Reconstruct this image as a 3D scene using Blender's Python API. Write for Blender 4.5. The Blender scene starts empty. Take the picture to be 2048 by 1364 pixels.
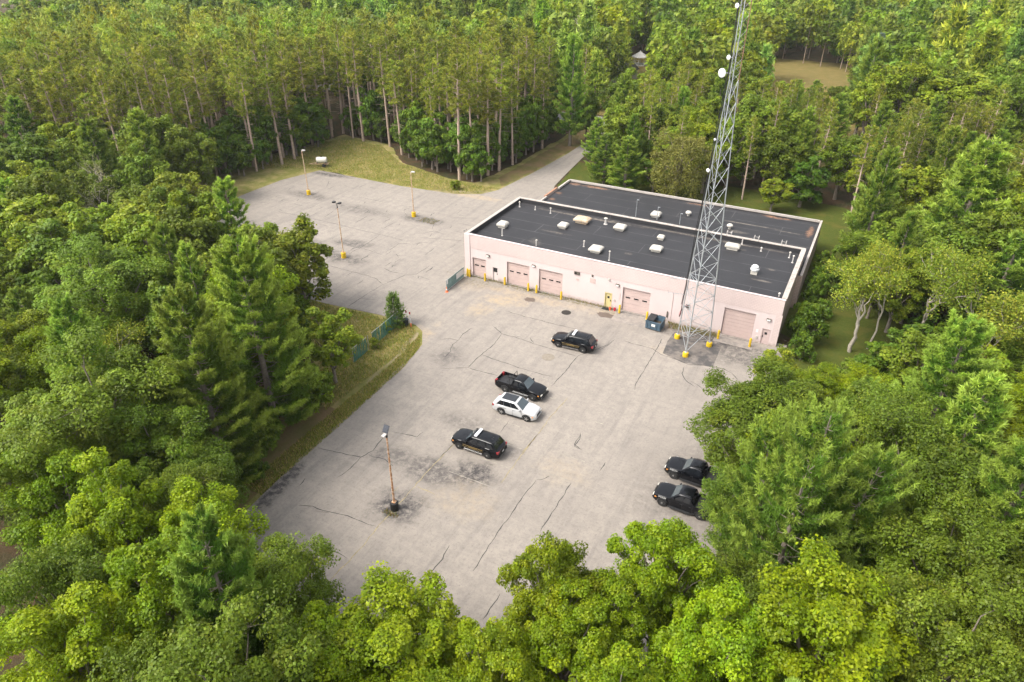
import bpy, bmesh, math, random
import numpy as np
from mathutils import Vector, Matrix
R = math.radians
rng = np.random.default_rng(7)
random.seed(7)
scene = bpy.context.scene
col = scene.collection

# ------------------------------------------------------------------ camera
cam_d = bpy.data.cameras.new('camera')
cam = bpy.data.objects.new('camera', cam_d); col.objects.link(cam)
CAM = Vector((46.175, -75.541, 42.671))
yaw, pitch, roll = -0.476, 0.5464, 0.005
fw = Vector((math.sin(yaw)*math.cos(pitch), math.cos(yaw)*math.cos(pitch), -math.sin(pitch)))
rt = Vector((math.cos(yaw), -math.sin(yaw), 0)); up = rt.cross(fw)
r2 = rt*math.cos(roll)+up*math.sin(roll); u2 = -rt*math.sin(roll)+up*math.cos(roll)
cam.matrix_world = Matrix(((r2.x, u2.x, -fw.x, CAM.x), (r2.y, u2.y, -fw.y, CAM.y), (r2.z, u2.z, -fw.z, CAM.z), (0, 0, 0, 1)))
cam_d.sensor_width = 36.0; cam_d.sensor_fit = 'HORIZONTAL'
cam_d.lens = 36.0*1390.9/2048.0
cam_d.clip_start = 0.5; cam_d.clip_end = 3000
scene.camera = cam

# ------------------------------------------------------------------ sky, sun, exposure (bright overcast)
world = bpy.data.worlds.new('World'); scene.world = world; world.use_nodes = True
wn = world.node_tree.nodes; wl = world.node_tree.links; wn.clear()
SUN_EL, SUN_AZ = R(52), R(222)      # azimuth clockwise from +y: light comes from the front left of the building
sky = wn.new('ShaderNodeTexSky'); sky.sky_type = 'NISHITA'; sky.sun_disc = False
sky.sun_elevation = SUN_EL; sky.sun_rotation = SUN_AZ
sky.air_density = 1.0; sky.dust_density = 4.0; sky.ozone_density = 1.0; sky.altitude = 200
hs = wn.new('ShaderNodeHueSaturation'); hs.inputs['Saturation'].default_value = 0.22   # cloud cover greys the sky
wbg = wn.new('ShaderNodeBackground'); wbg.inputs['Strength'].default_value = 0.15
wo = wn.new('ShaderNodeOutputWorld')
wl.new(sky.outputs[0], hs.inputs['Color']); wl.new(hs.outputs[0], wbg.inputs['Color']); wl.new(wbg.outputs[0], wo.inputs[0])
sun_d = bpy.data.lights.new('sun', 'SUN'); sun_d.energy = 1.25; sun_d.angle = R(24); sun_d.color = (1.0, 0.93, 0.82)
sun = bpy.data.objects.new('sun', sun_d); col.objects.link(sun)
sd = Vector((math.sin(SUN_AZ)*math.cos(SUN_EL), math.cos(SUN_AZ)*math.cos(SUN_EL), math.sin(SUN_EL)))
sun.rotation_euler = sd.to_track_quat('Z', 'Y').to_euler(); sun.location = (0, -60, 90)
scene.view_settings.view_transform = 'Standard'; scene.view_settings.look = 'None'
scene.view_settings.exposure = 1.64; scene.view_settings.gamma = 1.0
scene.view_settings.use_curve_mapping = False
cy = scene.cycles
cy.use_denoising = True
try: cy.denoiser = 'OPENIMAGEDENOISE'; cy.denoising_prefilter = 'ACCURATE'
except Exception: pass
cy.max_bounces = 6; cy.diffuse_bounces = 4; cy.glossy_bounces = 2; cy.transmission_bounces = 3; cy.transparent_max_bounces = 4
cy.caustics_reflective = False; cy.caustics_refractive = False
scene.render.film_transparent = False

# ------------------------------------------------------------------ materials
MATS = {}
def mat(name):
    m = bpy.data.materials.new(name); m.use_nodes = True
    nt = m.node_tree; b = nt.nodes['Principled BSDF']; MATS[name] = m
    return m, nt, b
def N(nt, t, **kw):
    n = nt.nodes.new(t)
    for k, v in kw.items(): setattr(n, k, v)
    return n
def mixc(nt, fac, a, b, blend='MIX'):
    n = N(nt, 'ShaderNodeMix', data_type='RGBA', blend_type=blend)
    for idx, v in ((0, fac), (6, a), (7, b)):
        if hasattr(v, 'links'): nt.links.new(v, n.inputs[idx])
        elif idx == 0: n.inputs[0].default_value = v
        else: n.inputs[idx].default_value = (*v, 1)
    return n.outputs[2]
def noise(nt, scale, detail=4, rough=0.6, coord=None, w=None):
    n = N(nt, 'ShaderNodeTexNoise'); n.inputs['Scale'].default_value = scale
    n.inputs['Detail'].default_value = detail; n.inputs['Roughness'].default_value = rough
    if coord is not None: nt.links.new(coord, n.inputs['Vector'])
    return n.outputs['Fac']
def ramp(nt, v, lo, hi, a=0.0, b=1.0):
    n = N(nt, 'ShaderNodeMapRange'); n.inputs['From Min'].default_value = lo; n.inputs['From Max'].default_value = hi
    n.inputs['To Min'].default_value = a; n.inputs['To Max'].default_value = b
    nt.links.new(v, n.inputs['Value']); return n.outputs[0]
def math_(nt, op, a, b=None):
    n = N(nt, 'ShaderNodeMath', operation=op)
    for i, v in enumerate((a, b)):
        if v is None: continue
        if hasattr(v, 'links'): nt.links.new(v, n.inputs[i])
        else: n.inputs[i].default_value = v
    return n.outputs[0]
def gcoord(nt): return N(nt, 'ShaderNodeNewGeometry').outputs['Position']
def ocoord(nt): return N(nt, 'ShaderNodeTexCoord').outputs['Object']
def bump(nt, b, h, strength, dist=0.02):
    n = N(nt, 'ShaderNodeBump'); n.inputs['Strength'].default_value = strength; n.inputs['Distance'].default_value = dist
    nt.links.new(h, n.inputs['Height']); nt.links.new(n.outputs[0], b.inputs['Normal'])
def plain(name, c, rough=0.6, metal=0.0, var=0.25, scale=3.0, spec=0.4, coat=0.0, dirt=None):
    m, nt, b = mat(name)
    co = gcoord(nt) if scale < 8 else ocoord(nt)
    f = noise(nt, scale, 4, 0.65, co)
    dk = tuple(x*(1-var) for x in c); lt = tuple(min(1, x*(1+var*0.6)) for x in c)
    cc = mixc(nt, ramp(nt, f, 0.3, 0.7), dk, lt)
    if dirt:
        f2 = noise(nt, dirt[1], 5, 0.7, co); cc = mixc(nt, ramp(nt, f2, dirt[2], dirt[3]), cc, dirt[0])
    nt.links.new(cc, b.inputs['Base Color'])
    b.inputs['Roughness'].default_value = rough; b.inputs['Metallic'].default_value = metal
    b.inputs['Specular IOR Level'].default_value = spec
    if coat: b.inputs['Coat Weight'].default_value = coat; b.inputs['Coat Roughness'].default_value = 0.04
    return m

def blob_mask(nt, pos, blobs):
    """dirt patches with irregular edges: (x, y, rx, ry, angle, amount)"""
    wob = N(nt, 'ShaderNodeTexNoise'); wob.inputs['Scale'].default_value = 0.55; wob.inputs['Detail'].default_value = 5; wob.inputs['Roughness'].default_value = 0.75
    nt.links.new(pos, wob.inputs['Vector'])
    tot = None
    for x, y, rx, ry, an, amt in blobs:
        mp = N(nt, 'ShaderNodeMapping', vector_type='TEXTURE')
        mp.inputs['Location'].default_value = (x, y, 0); mp.inputs['Rotation'].default_value = (0, 0, R(an)); mp.inputs['Scale'].default_value = (rx, ry, 1e6)
        nt.links.new(pos, mp.inputs['Vector'])
        ln = N(nt, 'ShaderNodeVectorMath', operation='LENGTH'); nt.links.new(mp.outputs[0], ln.inputs[0])
        d = math_(nt, 'ADD', ln.outputs['Value'], ramp(nt, wob.outputs['Fac'], 0.25, 0.75, -0.6, 0.6))
        v = ramp(nt, d, 1.2, 0.45, 0.0, amt)
        tot = v if tot is None else math_(nt, 'MAXIMUM', tot, v)
    return tot

def asphalt():
    m, nt, b = mat('asphalt'); p = gcoord(nt)
    big = noise(nt, 0.09, 5, 0.6, p); mid = noise(nt, 1.1, 9, 0.78, p); fine = noise(nt, 4.2, 4, 0.85, p); grit = noise(nt, 8.5, 3, 0.9, p)
    c = mixc(nt, ramp(nt, big, 0.3, 0.7), (0.22, 0.194, 0.168), (0.27, 0.238, 0.203))
    c = mixc(nt, ramp(nt, mid, 0.42, 0.66, 0, 0.75), c, (0.172, 0.151, 0.135))
    # long streaks left by ploughs and traffic
    mp = N(nt, 'ShaderNodeMapping'); mp.inputs['Scale'].default_value = (0.9, 0.07, 1); nt.links.new(p, mp.inputs['Vector'])
    st = noise(nt, 1.0, 5, 0.7, mp.outputs[0]); c = mixc(nt, ramp(nt, st, 0.50, 0.72, 0, 0.6), c, (0.135, 0.121, 0.112))
    mp2 = N(nt, 'ShaderNodeMapping'); mp2.inputs['Scale'].default_value = (0.08, 1.1, 1); nt.links.new(p, mp2.inputs['Vector'])
    st2 = noise(nt, 1.0, 4, 0.7, mp2.outputs[0]); c = mixc(nt, ramp(nt, st2, 0.52, 0.75, 0, 0.5), c, (0.275, 0.243, 0.21))
    c = mixc(nt, ramp(nt, grit, 0.55, 0.8, 0, 0.5), c, (0.34, 0.31, 0.275)); c = mixc(nt, ramp(nt, fine, 0.52, 0.72, 0, 0.6), c, (0.085, 0.077, 0.073))
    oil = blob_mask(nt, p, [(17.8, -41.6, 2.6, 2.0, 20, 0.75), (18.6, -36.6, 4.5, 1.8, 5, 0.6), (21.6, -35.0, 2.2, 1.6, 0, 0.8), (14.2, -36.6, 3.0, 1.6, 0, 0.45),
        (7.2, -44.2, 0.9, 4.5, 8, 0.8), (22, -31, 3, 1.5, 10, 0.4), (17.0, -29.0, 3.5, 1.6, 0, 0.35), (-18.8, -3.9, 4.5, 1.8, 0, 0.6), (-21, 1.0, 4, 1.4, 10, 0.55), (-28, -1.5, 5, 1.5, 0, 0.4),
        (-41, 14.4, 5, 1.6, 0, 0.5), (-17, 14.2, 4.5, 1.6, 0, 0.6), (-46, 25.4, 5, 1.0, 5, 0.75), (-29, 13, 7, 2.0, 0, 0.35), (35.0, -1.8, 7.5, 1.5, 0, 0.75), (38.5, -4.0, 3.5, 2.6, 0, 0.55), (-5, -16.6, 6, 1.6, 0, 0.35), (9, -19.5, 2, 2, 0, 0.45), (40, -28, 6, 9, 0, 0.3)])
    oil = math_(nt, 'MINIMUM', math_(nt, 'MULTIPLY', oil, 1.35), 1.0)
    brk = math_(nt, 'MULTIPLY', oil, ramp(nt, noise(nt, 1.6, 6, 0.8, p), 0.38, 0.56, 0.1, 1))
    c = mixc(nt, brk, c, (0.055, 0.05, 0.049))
    sand = blob_mask(nt, p, [(8.5, -4.5, 3.2, 1.6, 20, 0.85), (11, -2.2, 9, 0.9, 0, 0.6), (6.8, -8.2, 1.6, 2.2, 0, 0.6), (2.5, -3.2, 2.4, 1.4, 0, 0.3), (24, -1.4, 8, 0.9, 0, 0.5), (4.6, -24, 1.0, 9, 3, 0.7), (3.2, -16.3, 2, 1.2, 0, 0.6), (31.8, -6.6, 2.4, 1, 10, 0.5), (22.5, -38.5, 3, 2.4, 0, 0.35), (28.5, -31, 2.5, 2, 0, 0.3), (-15, 28, 6, 1.2, 0, 0.8)])
    sb = math_(nt, 'MULTIPLY', sand, ramp(nt, noise(nt, 1.5, 5, 0.75, p), 0.35, 0.62))
    c = mixc(nt, sb, c, (0.33, 0.255, 0.165))
    gr = blob_mask(nt, p, [(12, -0.7, 13, 0.5, 0, 0.9), (24, -0.9, 5, 0.6, 0, 0.6), (3, -1.7, 3.4, 1.4, 0, 0.5), (33, -0.6, 5, 0.6, 0, 0.8)])
    gb = math_(nt, 'MULTIPLY', gr, ramp(nt, noise(nt, 2.8, 4, 0.8, p), 0.42, 0.6))
    c = mixc(nt, gb, c, (0.10, 0.085, 0.04))
    nt.links.new(c, b.inputs['Base Color']); b.inputs['Roughness'].default_value = 0.9; b.inputs['Specular IOR Level'].default_value = 0.25
    bump(nt, b, math_(nt, 'ADD', fine, grit), 0.5, 0.02)
asphalt()

def grassmat(name, a, bcol, dry, drylo=0.45, dryhi=0.65, dirtc=(0.2, 0.15, 0.09)):
    m, nt, b = mat(name); p = gcoord(nt)
    n1 = noise(nt, 0.35, 5, 0.65, p); n2 = noise(nt, 2.5, 5, 0.75, p); n3 = noise(nt, 14, 3, 0.8, p)
    c = mixc(nt, ramp(nt, n2, 0.3, 0.7), a, bcol)
    c = mixc(nt, ramp(nt, n1, drylo, dryhi, 0, 0.85), c, dry)
    c = mixc(nt, ramp(nt, n3, 0.55, 0.75, 0, 0.6), c, dirtc)
    nt.links.new(c, b.inputs['Base Color']); b.inputs['Roughness'].default_value = 0.95; b.inputs['Specular IOR Level'].default_value = 0.1
    bump(nt, b, math_(nt, 'ADD', n2, n3), 0.9, 0.12)
grassmat('verge_grass', (0.125, 0.14, 0.032), (0.195, 0.182, 0.05), (0.3, 0.235, 0.105), 0.42, 0.62)
grassmat('lawn_grass', (0.05, 0.072, 0.012), (0.08, 0.09, 0.016), (0.115, 0.095, 0.024), 0.5, 0.75, (0.08, 0.085, 0.02))
grassmat('far_lawn_grass', (0.12, 0.105, 0.03), (0.15, 0.12, 0.038), (0.19, 0.135, 0.052), 0.4, 0.7)
grassmat('forest_floor', (0.035, 0.03, 0.018), (0.05, 0.055, 0.018), (0.085, 0.05, 0.028), 0.4, 0.6, (0.03, 0.022, 0.015))
grassmat('needle_litter', (0.12, 0.1, 0.04), (0.14, 0.13, 0.04), (0.2, 0.13, 0.07), 0.42, 0.6, (0.1, 0.085, 0.03))
grassmat('sand_verge', (0.3, 0.245, 0.155), (0.22, 0.185, 0.09), (0.15, 0.14, 0.04), 0.42, 0.6, (0.36, 0.31, 0.22))
plain('street_asphalt', (0.2, 0.185, 0.175), 0.9, var=0.12, scale=1.0)
plain('crack_tar', (0.035, 0.033, 0.032), 0.8, var=0.3, scale=2)
plain('crack_weed', (0.25, 0.205, 0.12), 0.95, var=0.45, scale=2.5)
plain('faded_paint', (0.3, 0.27, 0.22), 0.9, var=0.18, scale=1.2, dirt=((0.2, 0.18, 0.155), 1.6, 0.4, 0.55))
plain('concrete', (0.24, 0.21, 0.185), 0.9, var=0.25, scale=1.5, dirt=((0.14, 0.13, 0.12), 0.9, 0.48, 0.7))
plain('stained_concrete', (0.15, 0.13, 0.115), 0.9, var=0.3, scale=0.9, dirt=((0.06, 0.056, 0.054), 0.55, 0.42, 0.58))
plain('manhole_iron', (0.05, 0.045, 0.04), 0.7, 0.6, scale=4)
plain('manhole_patch', (0.2, 0.17, 0.135), 0.9, scale=4)
plain('mud', (0.11, 0.085, 0.07), 0.5, scale=3)

def wallmat(name, c1, c2, brick=None, contrast=0.12):
    m, nt, b = mat(name); p = gcoord(nt)
    n1 = noise(nt, 0.35, 5, 0.6, p); n2 = noise(nt, 4, 5, 0.7, p)
    c = mixc(nt, ramp(nt, n1, 0.3, 0.7), c1, c2)
    mp = N(nt, 'ShaderNodeMapping'); mp.inputs['Scale'].default_value = (1.6, 1.6, 0.12); nt.links.new(p, mp.inputs['Vector'])
    stv = noise(nt, 1.0, 5, 0.7, mp.outputs[0]); c = mixc(nt, ramp(nt, stv, 0.55, 0.8, 0, 0.25), c, tuple(x*0.72 for x in c1))
    spz = N(nt, 'ShaderNodeSeparateXYZ'); nt.links.new(p, spz.inputs[0])
    spl = math_(nt, 'MULTIPLY', ramp(nt, math_(nt, 'ADD', spz.outputs[2], ramp(nt, n2, 0.3, 0.7, -0.25, 0.25)), 0.55, 0.0), ramp(nt, n1, 0.35, 0.6, 0.3, 0.8)); c = mixc(nt, spl, c, (0.2, 0.16, 0.12))   # mud splashed on the foot of the wall
    if brick:
        sp = N(nt, 'ShaderNodeSeparateXYZ'); nt.links.new(p, sp.inputs[0])
        cb = N(nt, 'ShaderNodeCombineXYZ'); nt.links.new(math_(nt, 'ADD', sp.outputs[0], sp.outputs[1]), cb.inputs[0]); nt.links.new(sp.outputs[2], cb.inputs[1])
        bt = N(nt, 'ShaderNodeTexBrick'); nt.links.new(cb.outputs[0], bt.inputs['Vector'])
        bt.inputs['Scale'].default_value = 1.0; bt.inputs['Brick Width'].default_value = brick[0]; bt.inputs['Row Height'].default_value = brick[1]; bt.inputs['Mortar Size'].default_value = brick[2]
        bt.inputs['Color1'].default_value = (1, 1, 1, 1); bt.inputs['Color2'].default_value = (1-contrast*0.6,)*3+(1,); bt.inputs['Mortar'].default_value = (1-contrast*2.6, 1-contrast*2.9, 1-contrast*2.9, 1)
        c = mixc(nt, 1.0, c, bt.outputs['Color'], 'MULTIPLY')
        bump(nt, b, bt.outputs['Fac'], -0.5, 0.03)
    nt.links.new(c, b.inputs['Base Color']); b.inputs['Roughness'].default_value = 0.75; b.inputs['Specular IOR Level'].default_value = 0.3
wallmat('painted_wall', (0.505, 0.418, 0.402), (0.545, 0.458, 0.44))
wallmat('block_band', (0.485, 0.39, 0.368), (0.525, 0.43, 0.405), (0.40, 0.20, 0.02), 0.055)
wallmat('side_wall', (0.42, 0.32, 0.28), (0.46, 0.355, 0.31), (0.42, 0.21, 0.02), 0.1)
plain('garage_panel', (0.455, 0.348, 0.318), 0.6, var=0.07, scale=1.0)
plain('garage_frame', (0.25, 0.185, 0.17), 0.6, var=0.1)
plain('dark_glass', (0.012, 0.013, 0.016), 0.12, var=0.2, spec=0.6)
plain('yellow_door', (0.5, 0.42, 0.2), 0.6, var=0.12)
plain('pink_door', (0.45, 0.35, 0.33), 0.6, var=0.1)
plain('pale_door', (0.54, 0.47, 0.45), 0.6, var=0.08)
plain('lamp_bronze', (0.09, 0.075, 0.06), 0.5)
plain('lamp_lens', (0.75, 0.74, 0.7), 0.25, var=0.08)
plain('yellow_paint', (0.55, 0.36, 0.01), 0.55, var=0.15, dirt=((0.35, 0.2, 0.06), 3, 0.6, 0.8))
plain('coping_pale', (0.38, 0.335, 0.3), 0.7, var=0.2, scale=1.5, dirt=((0.24, 0.2, 0.17), 2.2, 0.52, 0.7))
plain('coping_white', (0.37, 0.335, 0.3), 0.6, var=0.15, scale=1.5, dirt=((0.28, 0.22, 0.18), 1.5, 0.55, 0.75))
plain('coping_rust', (0.34, 0.18, 0.11), 0.8, var=0.3)
plain('vent_white', (0.43, 0.4, 0.35), 0.55, var=0.1, scale=2, dirt=((0.4, 0.33, 0.25), 3, 0.6, 0.8))
plain('vent_rusty', (0.42, 0.34, 0.25), 0.7, var=0.2, scale=2, dirt=((0.34, 0.17, 0.06), 2.5, 0.5, 0.68))
plain('vent_pipe', (0.46, 0.43, 0.4), 0.5, var=0.15)
plain('galvanised', (0.42, 0.44, 0.45), 0.42, 0.55, var=0.12, scale=2)
plain('tower_rust', (0.27, 0.15, 0.10), 0.7, 0.2, var=0.3)
plain('black_cable', (0.012, 0.012, 0.013), 0.5)
plain('red_cable', (0.22, 0.03, 0.03), 0.5)
plain('dish_white', (0.62, 0.62, 0.61), 0.4, var=0.05)
plain('rusty_pole', (0.42, 0.2, 0.09), 0.8, 0.1, var=0.5, scale=6, dirt=((0.55, 0.42, 0.3), 5, 0.45, 0.6))
plain('pale_rusty_pole', (0.55, 0.40, 0.27), 0.75, 0.1, var=0.35, scale=4, dirt=((0.33, 0.16, 0.08), 3, 0.5, 0.66))
plain('black_metal', (0.014, 0.014, 0.015), 0.5)
plain('solar_cell', (0.012, 0.014, 0.022), 0.2, spec=0.6)
plain('dumpster_blue', (0.06, 0.10, 0.135), 0.55, var=0.2, dirt=((0.16, 0.09, 0.06), 3, 0.6, 0.75))
plain('dumpster_dark', (0.02, 0.021, 0.022), 0.6)
plain('rubbish', (0.06, 0.045, 0.03), 0.9, var=0.6, scale=6)
plain('sign_white', (0.6, 0.6, 0.59), 0.5, var=0.05)
plain('orange_plastic', (0.72, 0.17, 0.06), 0.55)
plain('red_plastic', (0.55, 0.03, 0.06), 0.5)
plain('bin_black', (0.02, 0.024, 0.028), 0.45)
plain('fence_slat', (0.05, 0.155, 0.115), 0.6, var=0.25, scale=2.0)
plain('fence_slat_grey', (0.14, 0.22, 0.21), 0.6, var=0.25, scale=2.0)
plain('fence_metal', (0.42, 0.43, 0.42), 0.5, 0.5)
plain('tank_white', (0.6, 0.57, 0.5), 0.45, var=0.06)
plain('rubber', (0.018, 0.018, 0.018), 0.85)
plain('rim_silver', (0.5, 0.5, 0.5), 0.3, 0.8, var=0.1)
plain('rim_dark', (0.06, 0.06, 0.06), 0.4, 0.6, var=0.1)
plain('car_black', (0.004, 0.0044, 0.006), 0.1, var=0.1, spec=0.32)
plain('car_white', (0.42, 0.42, 0.42), 0.25, var=0.03, spec=0.5, coat=0.4)
plain('car_trim', (0.02, 0.02, 0.021), 0.6)
plain('glass_tint', (0.01, 0.012, 0.015), 0.05, spec=0.8, var=0.1)
plain('glass_clear', (0.04, 0.056, 0.064), 0.05, spec=0.9, var=0.2)
plain('chrome', (0.55, 0.55, 0.56), 0.2, 1.0, var=0.05)
plain('headlight', (0.6, 0.58, 0.52), 0.12, var=0.15, spec=0.8)
plain('amber', (0.6, 0.25, 0.06), 0.3)
plain('tail_red', (0.24, 0.01, 0.014), 0.2, spec=0.7)
plain('gold_decal', (0.26, 0.18, 0.065), 0.4, var=0.1)
plain('light_bar', (0.6, 0.6, 0.62), 0.25, var=0.05)
plain('house_white', (0.5, 0.49, 0.46), 0.6, var=0.06)
plain('house_roof', (0.16, 0.15, 0.145), 0.85, var=0.15)
plain('gazebo_roof', (0.42, 0.4, 0.38), 0.8, var=0.1)
plain('bark_grey', (0.2, 0.165, 0.13), 0.9, var=0.35, scale=5)
plain('bark_dark', (0.07, 0.055, 0.042), 0.95, var=0.35, scale=5)
plain('bark_red', (0.38, 0.285, 0.22), 0.9, var=0.35, scale=4)
plain('bark_pale', (0.36, 0.315, 0.255), 0.9, var=0.25, scale=4)
plain('brick_red', (0.35, 0.16, 0.1), 0.85, var=0.2)

def roofmat():
    m, nt, b = mat('roof_membrane'); p = gcoord(nt)
    n1 = noise(nt, 0.25, 5, 0.6, p); n2 = noise(nt, 3, 6, 0.75, p)
    c = mixc(nt, ramp(nt, n1, 0.3, 0.7), (0.018, 0.0175, 0.0195), (0.024, 0.0232, 0.0252)); c = mixc(nt, ramp(nt, n2, 0.45, 0.8, 0, 0.4), c, (0.036, 0.0345, 0.036))
    sp = N(nt, 'ShaderNodeSeparateXYZ'); nt.links.new(p, sp.inputs[0])
    bt = N(nt, 'ShaderNodeTexBrick'); nt.links.new(p, bt.inputs['Vector']); bt.inputs['Scale'].default_value = 1
    bt.inputs['Brick Width'].default_value = 15.0; bt.inputs['Row Height'].default_value = 3.05; bt.inputs['Mortar Size'].default_value = 0.045; bt.inputs['Mortar Smooth'].default_value = 0.3
    seam = math_(nt, 'MULTIPLY', bt.outputs['Fac'], ramp(nt, noise(nt, 0.5, 3, 0.6, p), 0.35, 0.6, 0.25, 0.8))
    c = mixc(nt, seam, c, (0.1, 0.096, 0.096))
    sil = blob_mask(nt, p, [(10.2, 7.3, 2.2, 0.3, 0, 0.5), (21.5, 5.2, 0.5, 0.35, 0, 0.7), (38.3, 5.2, 1.2, 0.25, 0, 0.7), (38.7, 8.9, 0.6, 0.25, 0, 0.6), (34, 13.4, 0.9, 0.4, 0, 0.7), (12, 14.6, 8, 0.35, 0, 0.75), (28, 15.1, 12, 0.3, 0, 0.6), (9.2, 3.0, 0.8, 1.3, 30, 0.3), (33.0, 26.2, 4.5, 0.22, 0, 0.8), (31.8, 22.6, 1.6, 0.5, 0, 0.4), (38.5, 25.8, 2, 0.2, 0, 0.7)])
    c = mixc(nt, math_(nt, 'MULTIPLY', sil, ramp(nt, n2, 0.35, 0.6)), c, (0.2, 0.17, 0.14))
    rst = blob_mask(nt, p, [(6.5, 31.0, 2.6, 0.5, 0, 0.9), (3.2, 31.0, 1.2, 0.6, 0, 0.8), (24.5, 31.0, 1.8, 0.35, 0, 0.9), (35.5, 31.0, 1.5, 0.5, 0, 0.95), (37.5, 31.0, 0.7, 0.4, 0, 0.95), (41.3, 27.5, 0.5, 2.0, 0, 0.95), (2.5, 25.5, 0.7, 0.5, 0, 0.8), (2.7, 22.5, 0.6, 0.6, 0, 0.8)])
    c = mixc(nt, math_(nt, 'MULTIPLY', rst, ramp(nt, n2, 0.36, 0.6)), c, (0.24, 0.125, 0.07))
    nt.links.new(c, b.inputs['Base Color']); b.inputs['Roughness'].default_value = 0.62; b.inputs['Specular IOR Level'].default_value = 0.3
    bump(nt, b, n2, 0.2, 0.02)
roofmat()

def leafmat(name, hue=0.0, rough=0.5, trans=0.42, sheen=0.25):
    m, nt, b = mat(name)
    at = N(nt, 'ShaderNodeAttribute', attribute_name='tint')
    oi = N(nt, 'ShaderNodeObjectInfo')
    h = N(nt, 'ShaderNodeHueSaturation')
    nt.links.new(at.outputs['Color'], h.inputs['Color']); h.inputs['Saturation'].default_value = 1.1
    nt.links.new(ramp(nt, oi.outputs['Random'], 0, 1, 0.481+hue, 0.505+hue), h.inputs['Hue'])
    rv = math_(nt, 'FRACT', math_(nt, 'MULTIPLY', oi.outputs['Random'], 7.31))
    nt.links.new(ramp(nt, rv, 0, 1, 1.1, 1.75), h.inputs['Value'])
    nt.links.new(h.outputs[0], b.inputs['Base Color']); b.inputs['Roughness'].default_value = rough; b.inputs['Specular IOR Level'].default_value = sheen
    tr = N(nt, 'ShaderNodeBsdfTranslucent'); nt.links.new(h.outputs[0], tr.inputs['Color'])
    mx = N(nt, 'ShaderNodeMixShader'); mx.inputs[0].default_value = trans
    nt.links.new(b.outputs[0], mx.inputs[1]); nt.links.new(tr.outputs[0], mx.inputs[2])
    nt.links.new(mx.outputs[0], nt.nodes['Material Output'].inputs[0])
    return m
for nm in ('maple_leaf', 'oak_leaf', 'white_pine_needle', 'red_pine_needle', 'willow_leaf', 'thin_leaf', 'spruce_needle', 'purple_leaf', 'shrub_leaf', 'far_leaf', 'grass_blade'):
    leafmat(nm, hue={'white_pine_needle': 0.014, 'maple_leaf': 0.007, 'oak_leaf': 0.004}.get(nm, 0.0))

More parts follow.
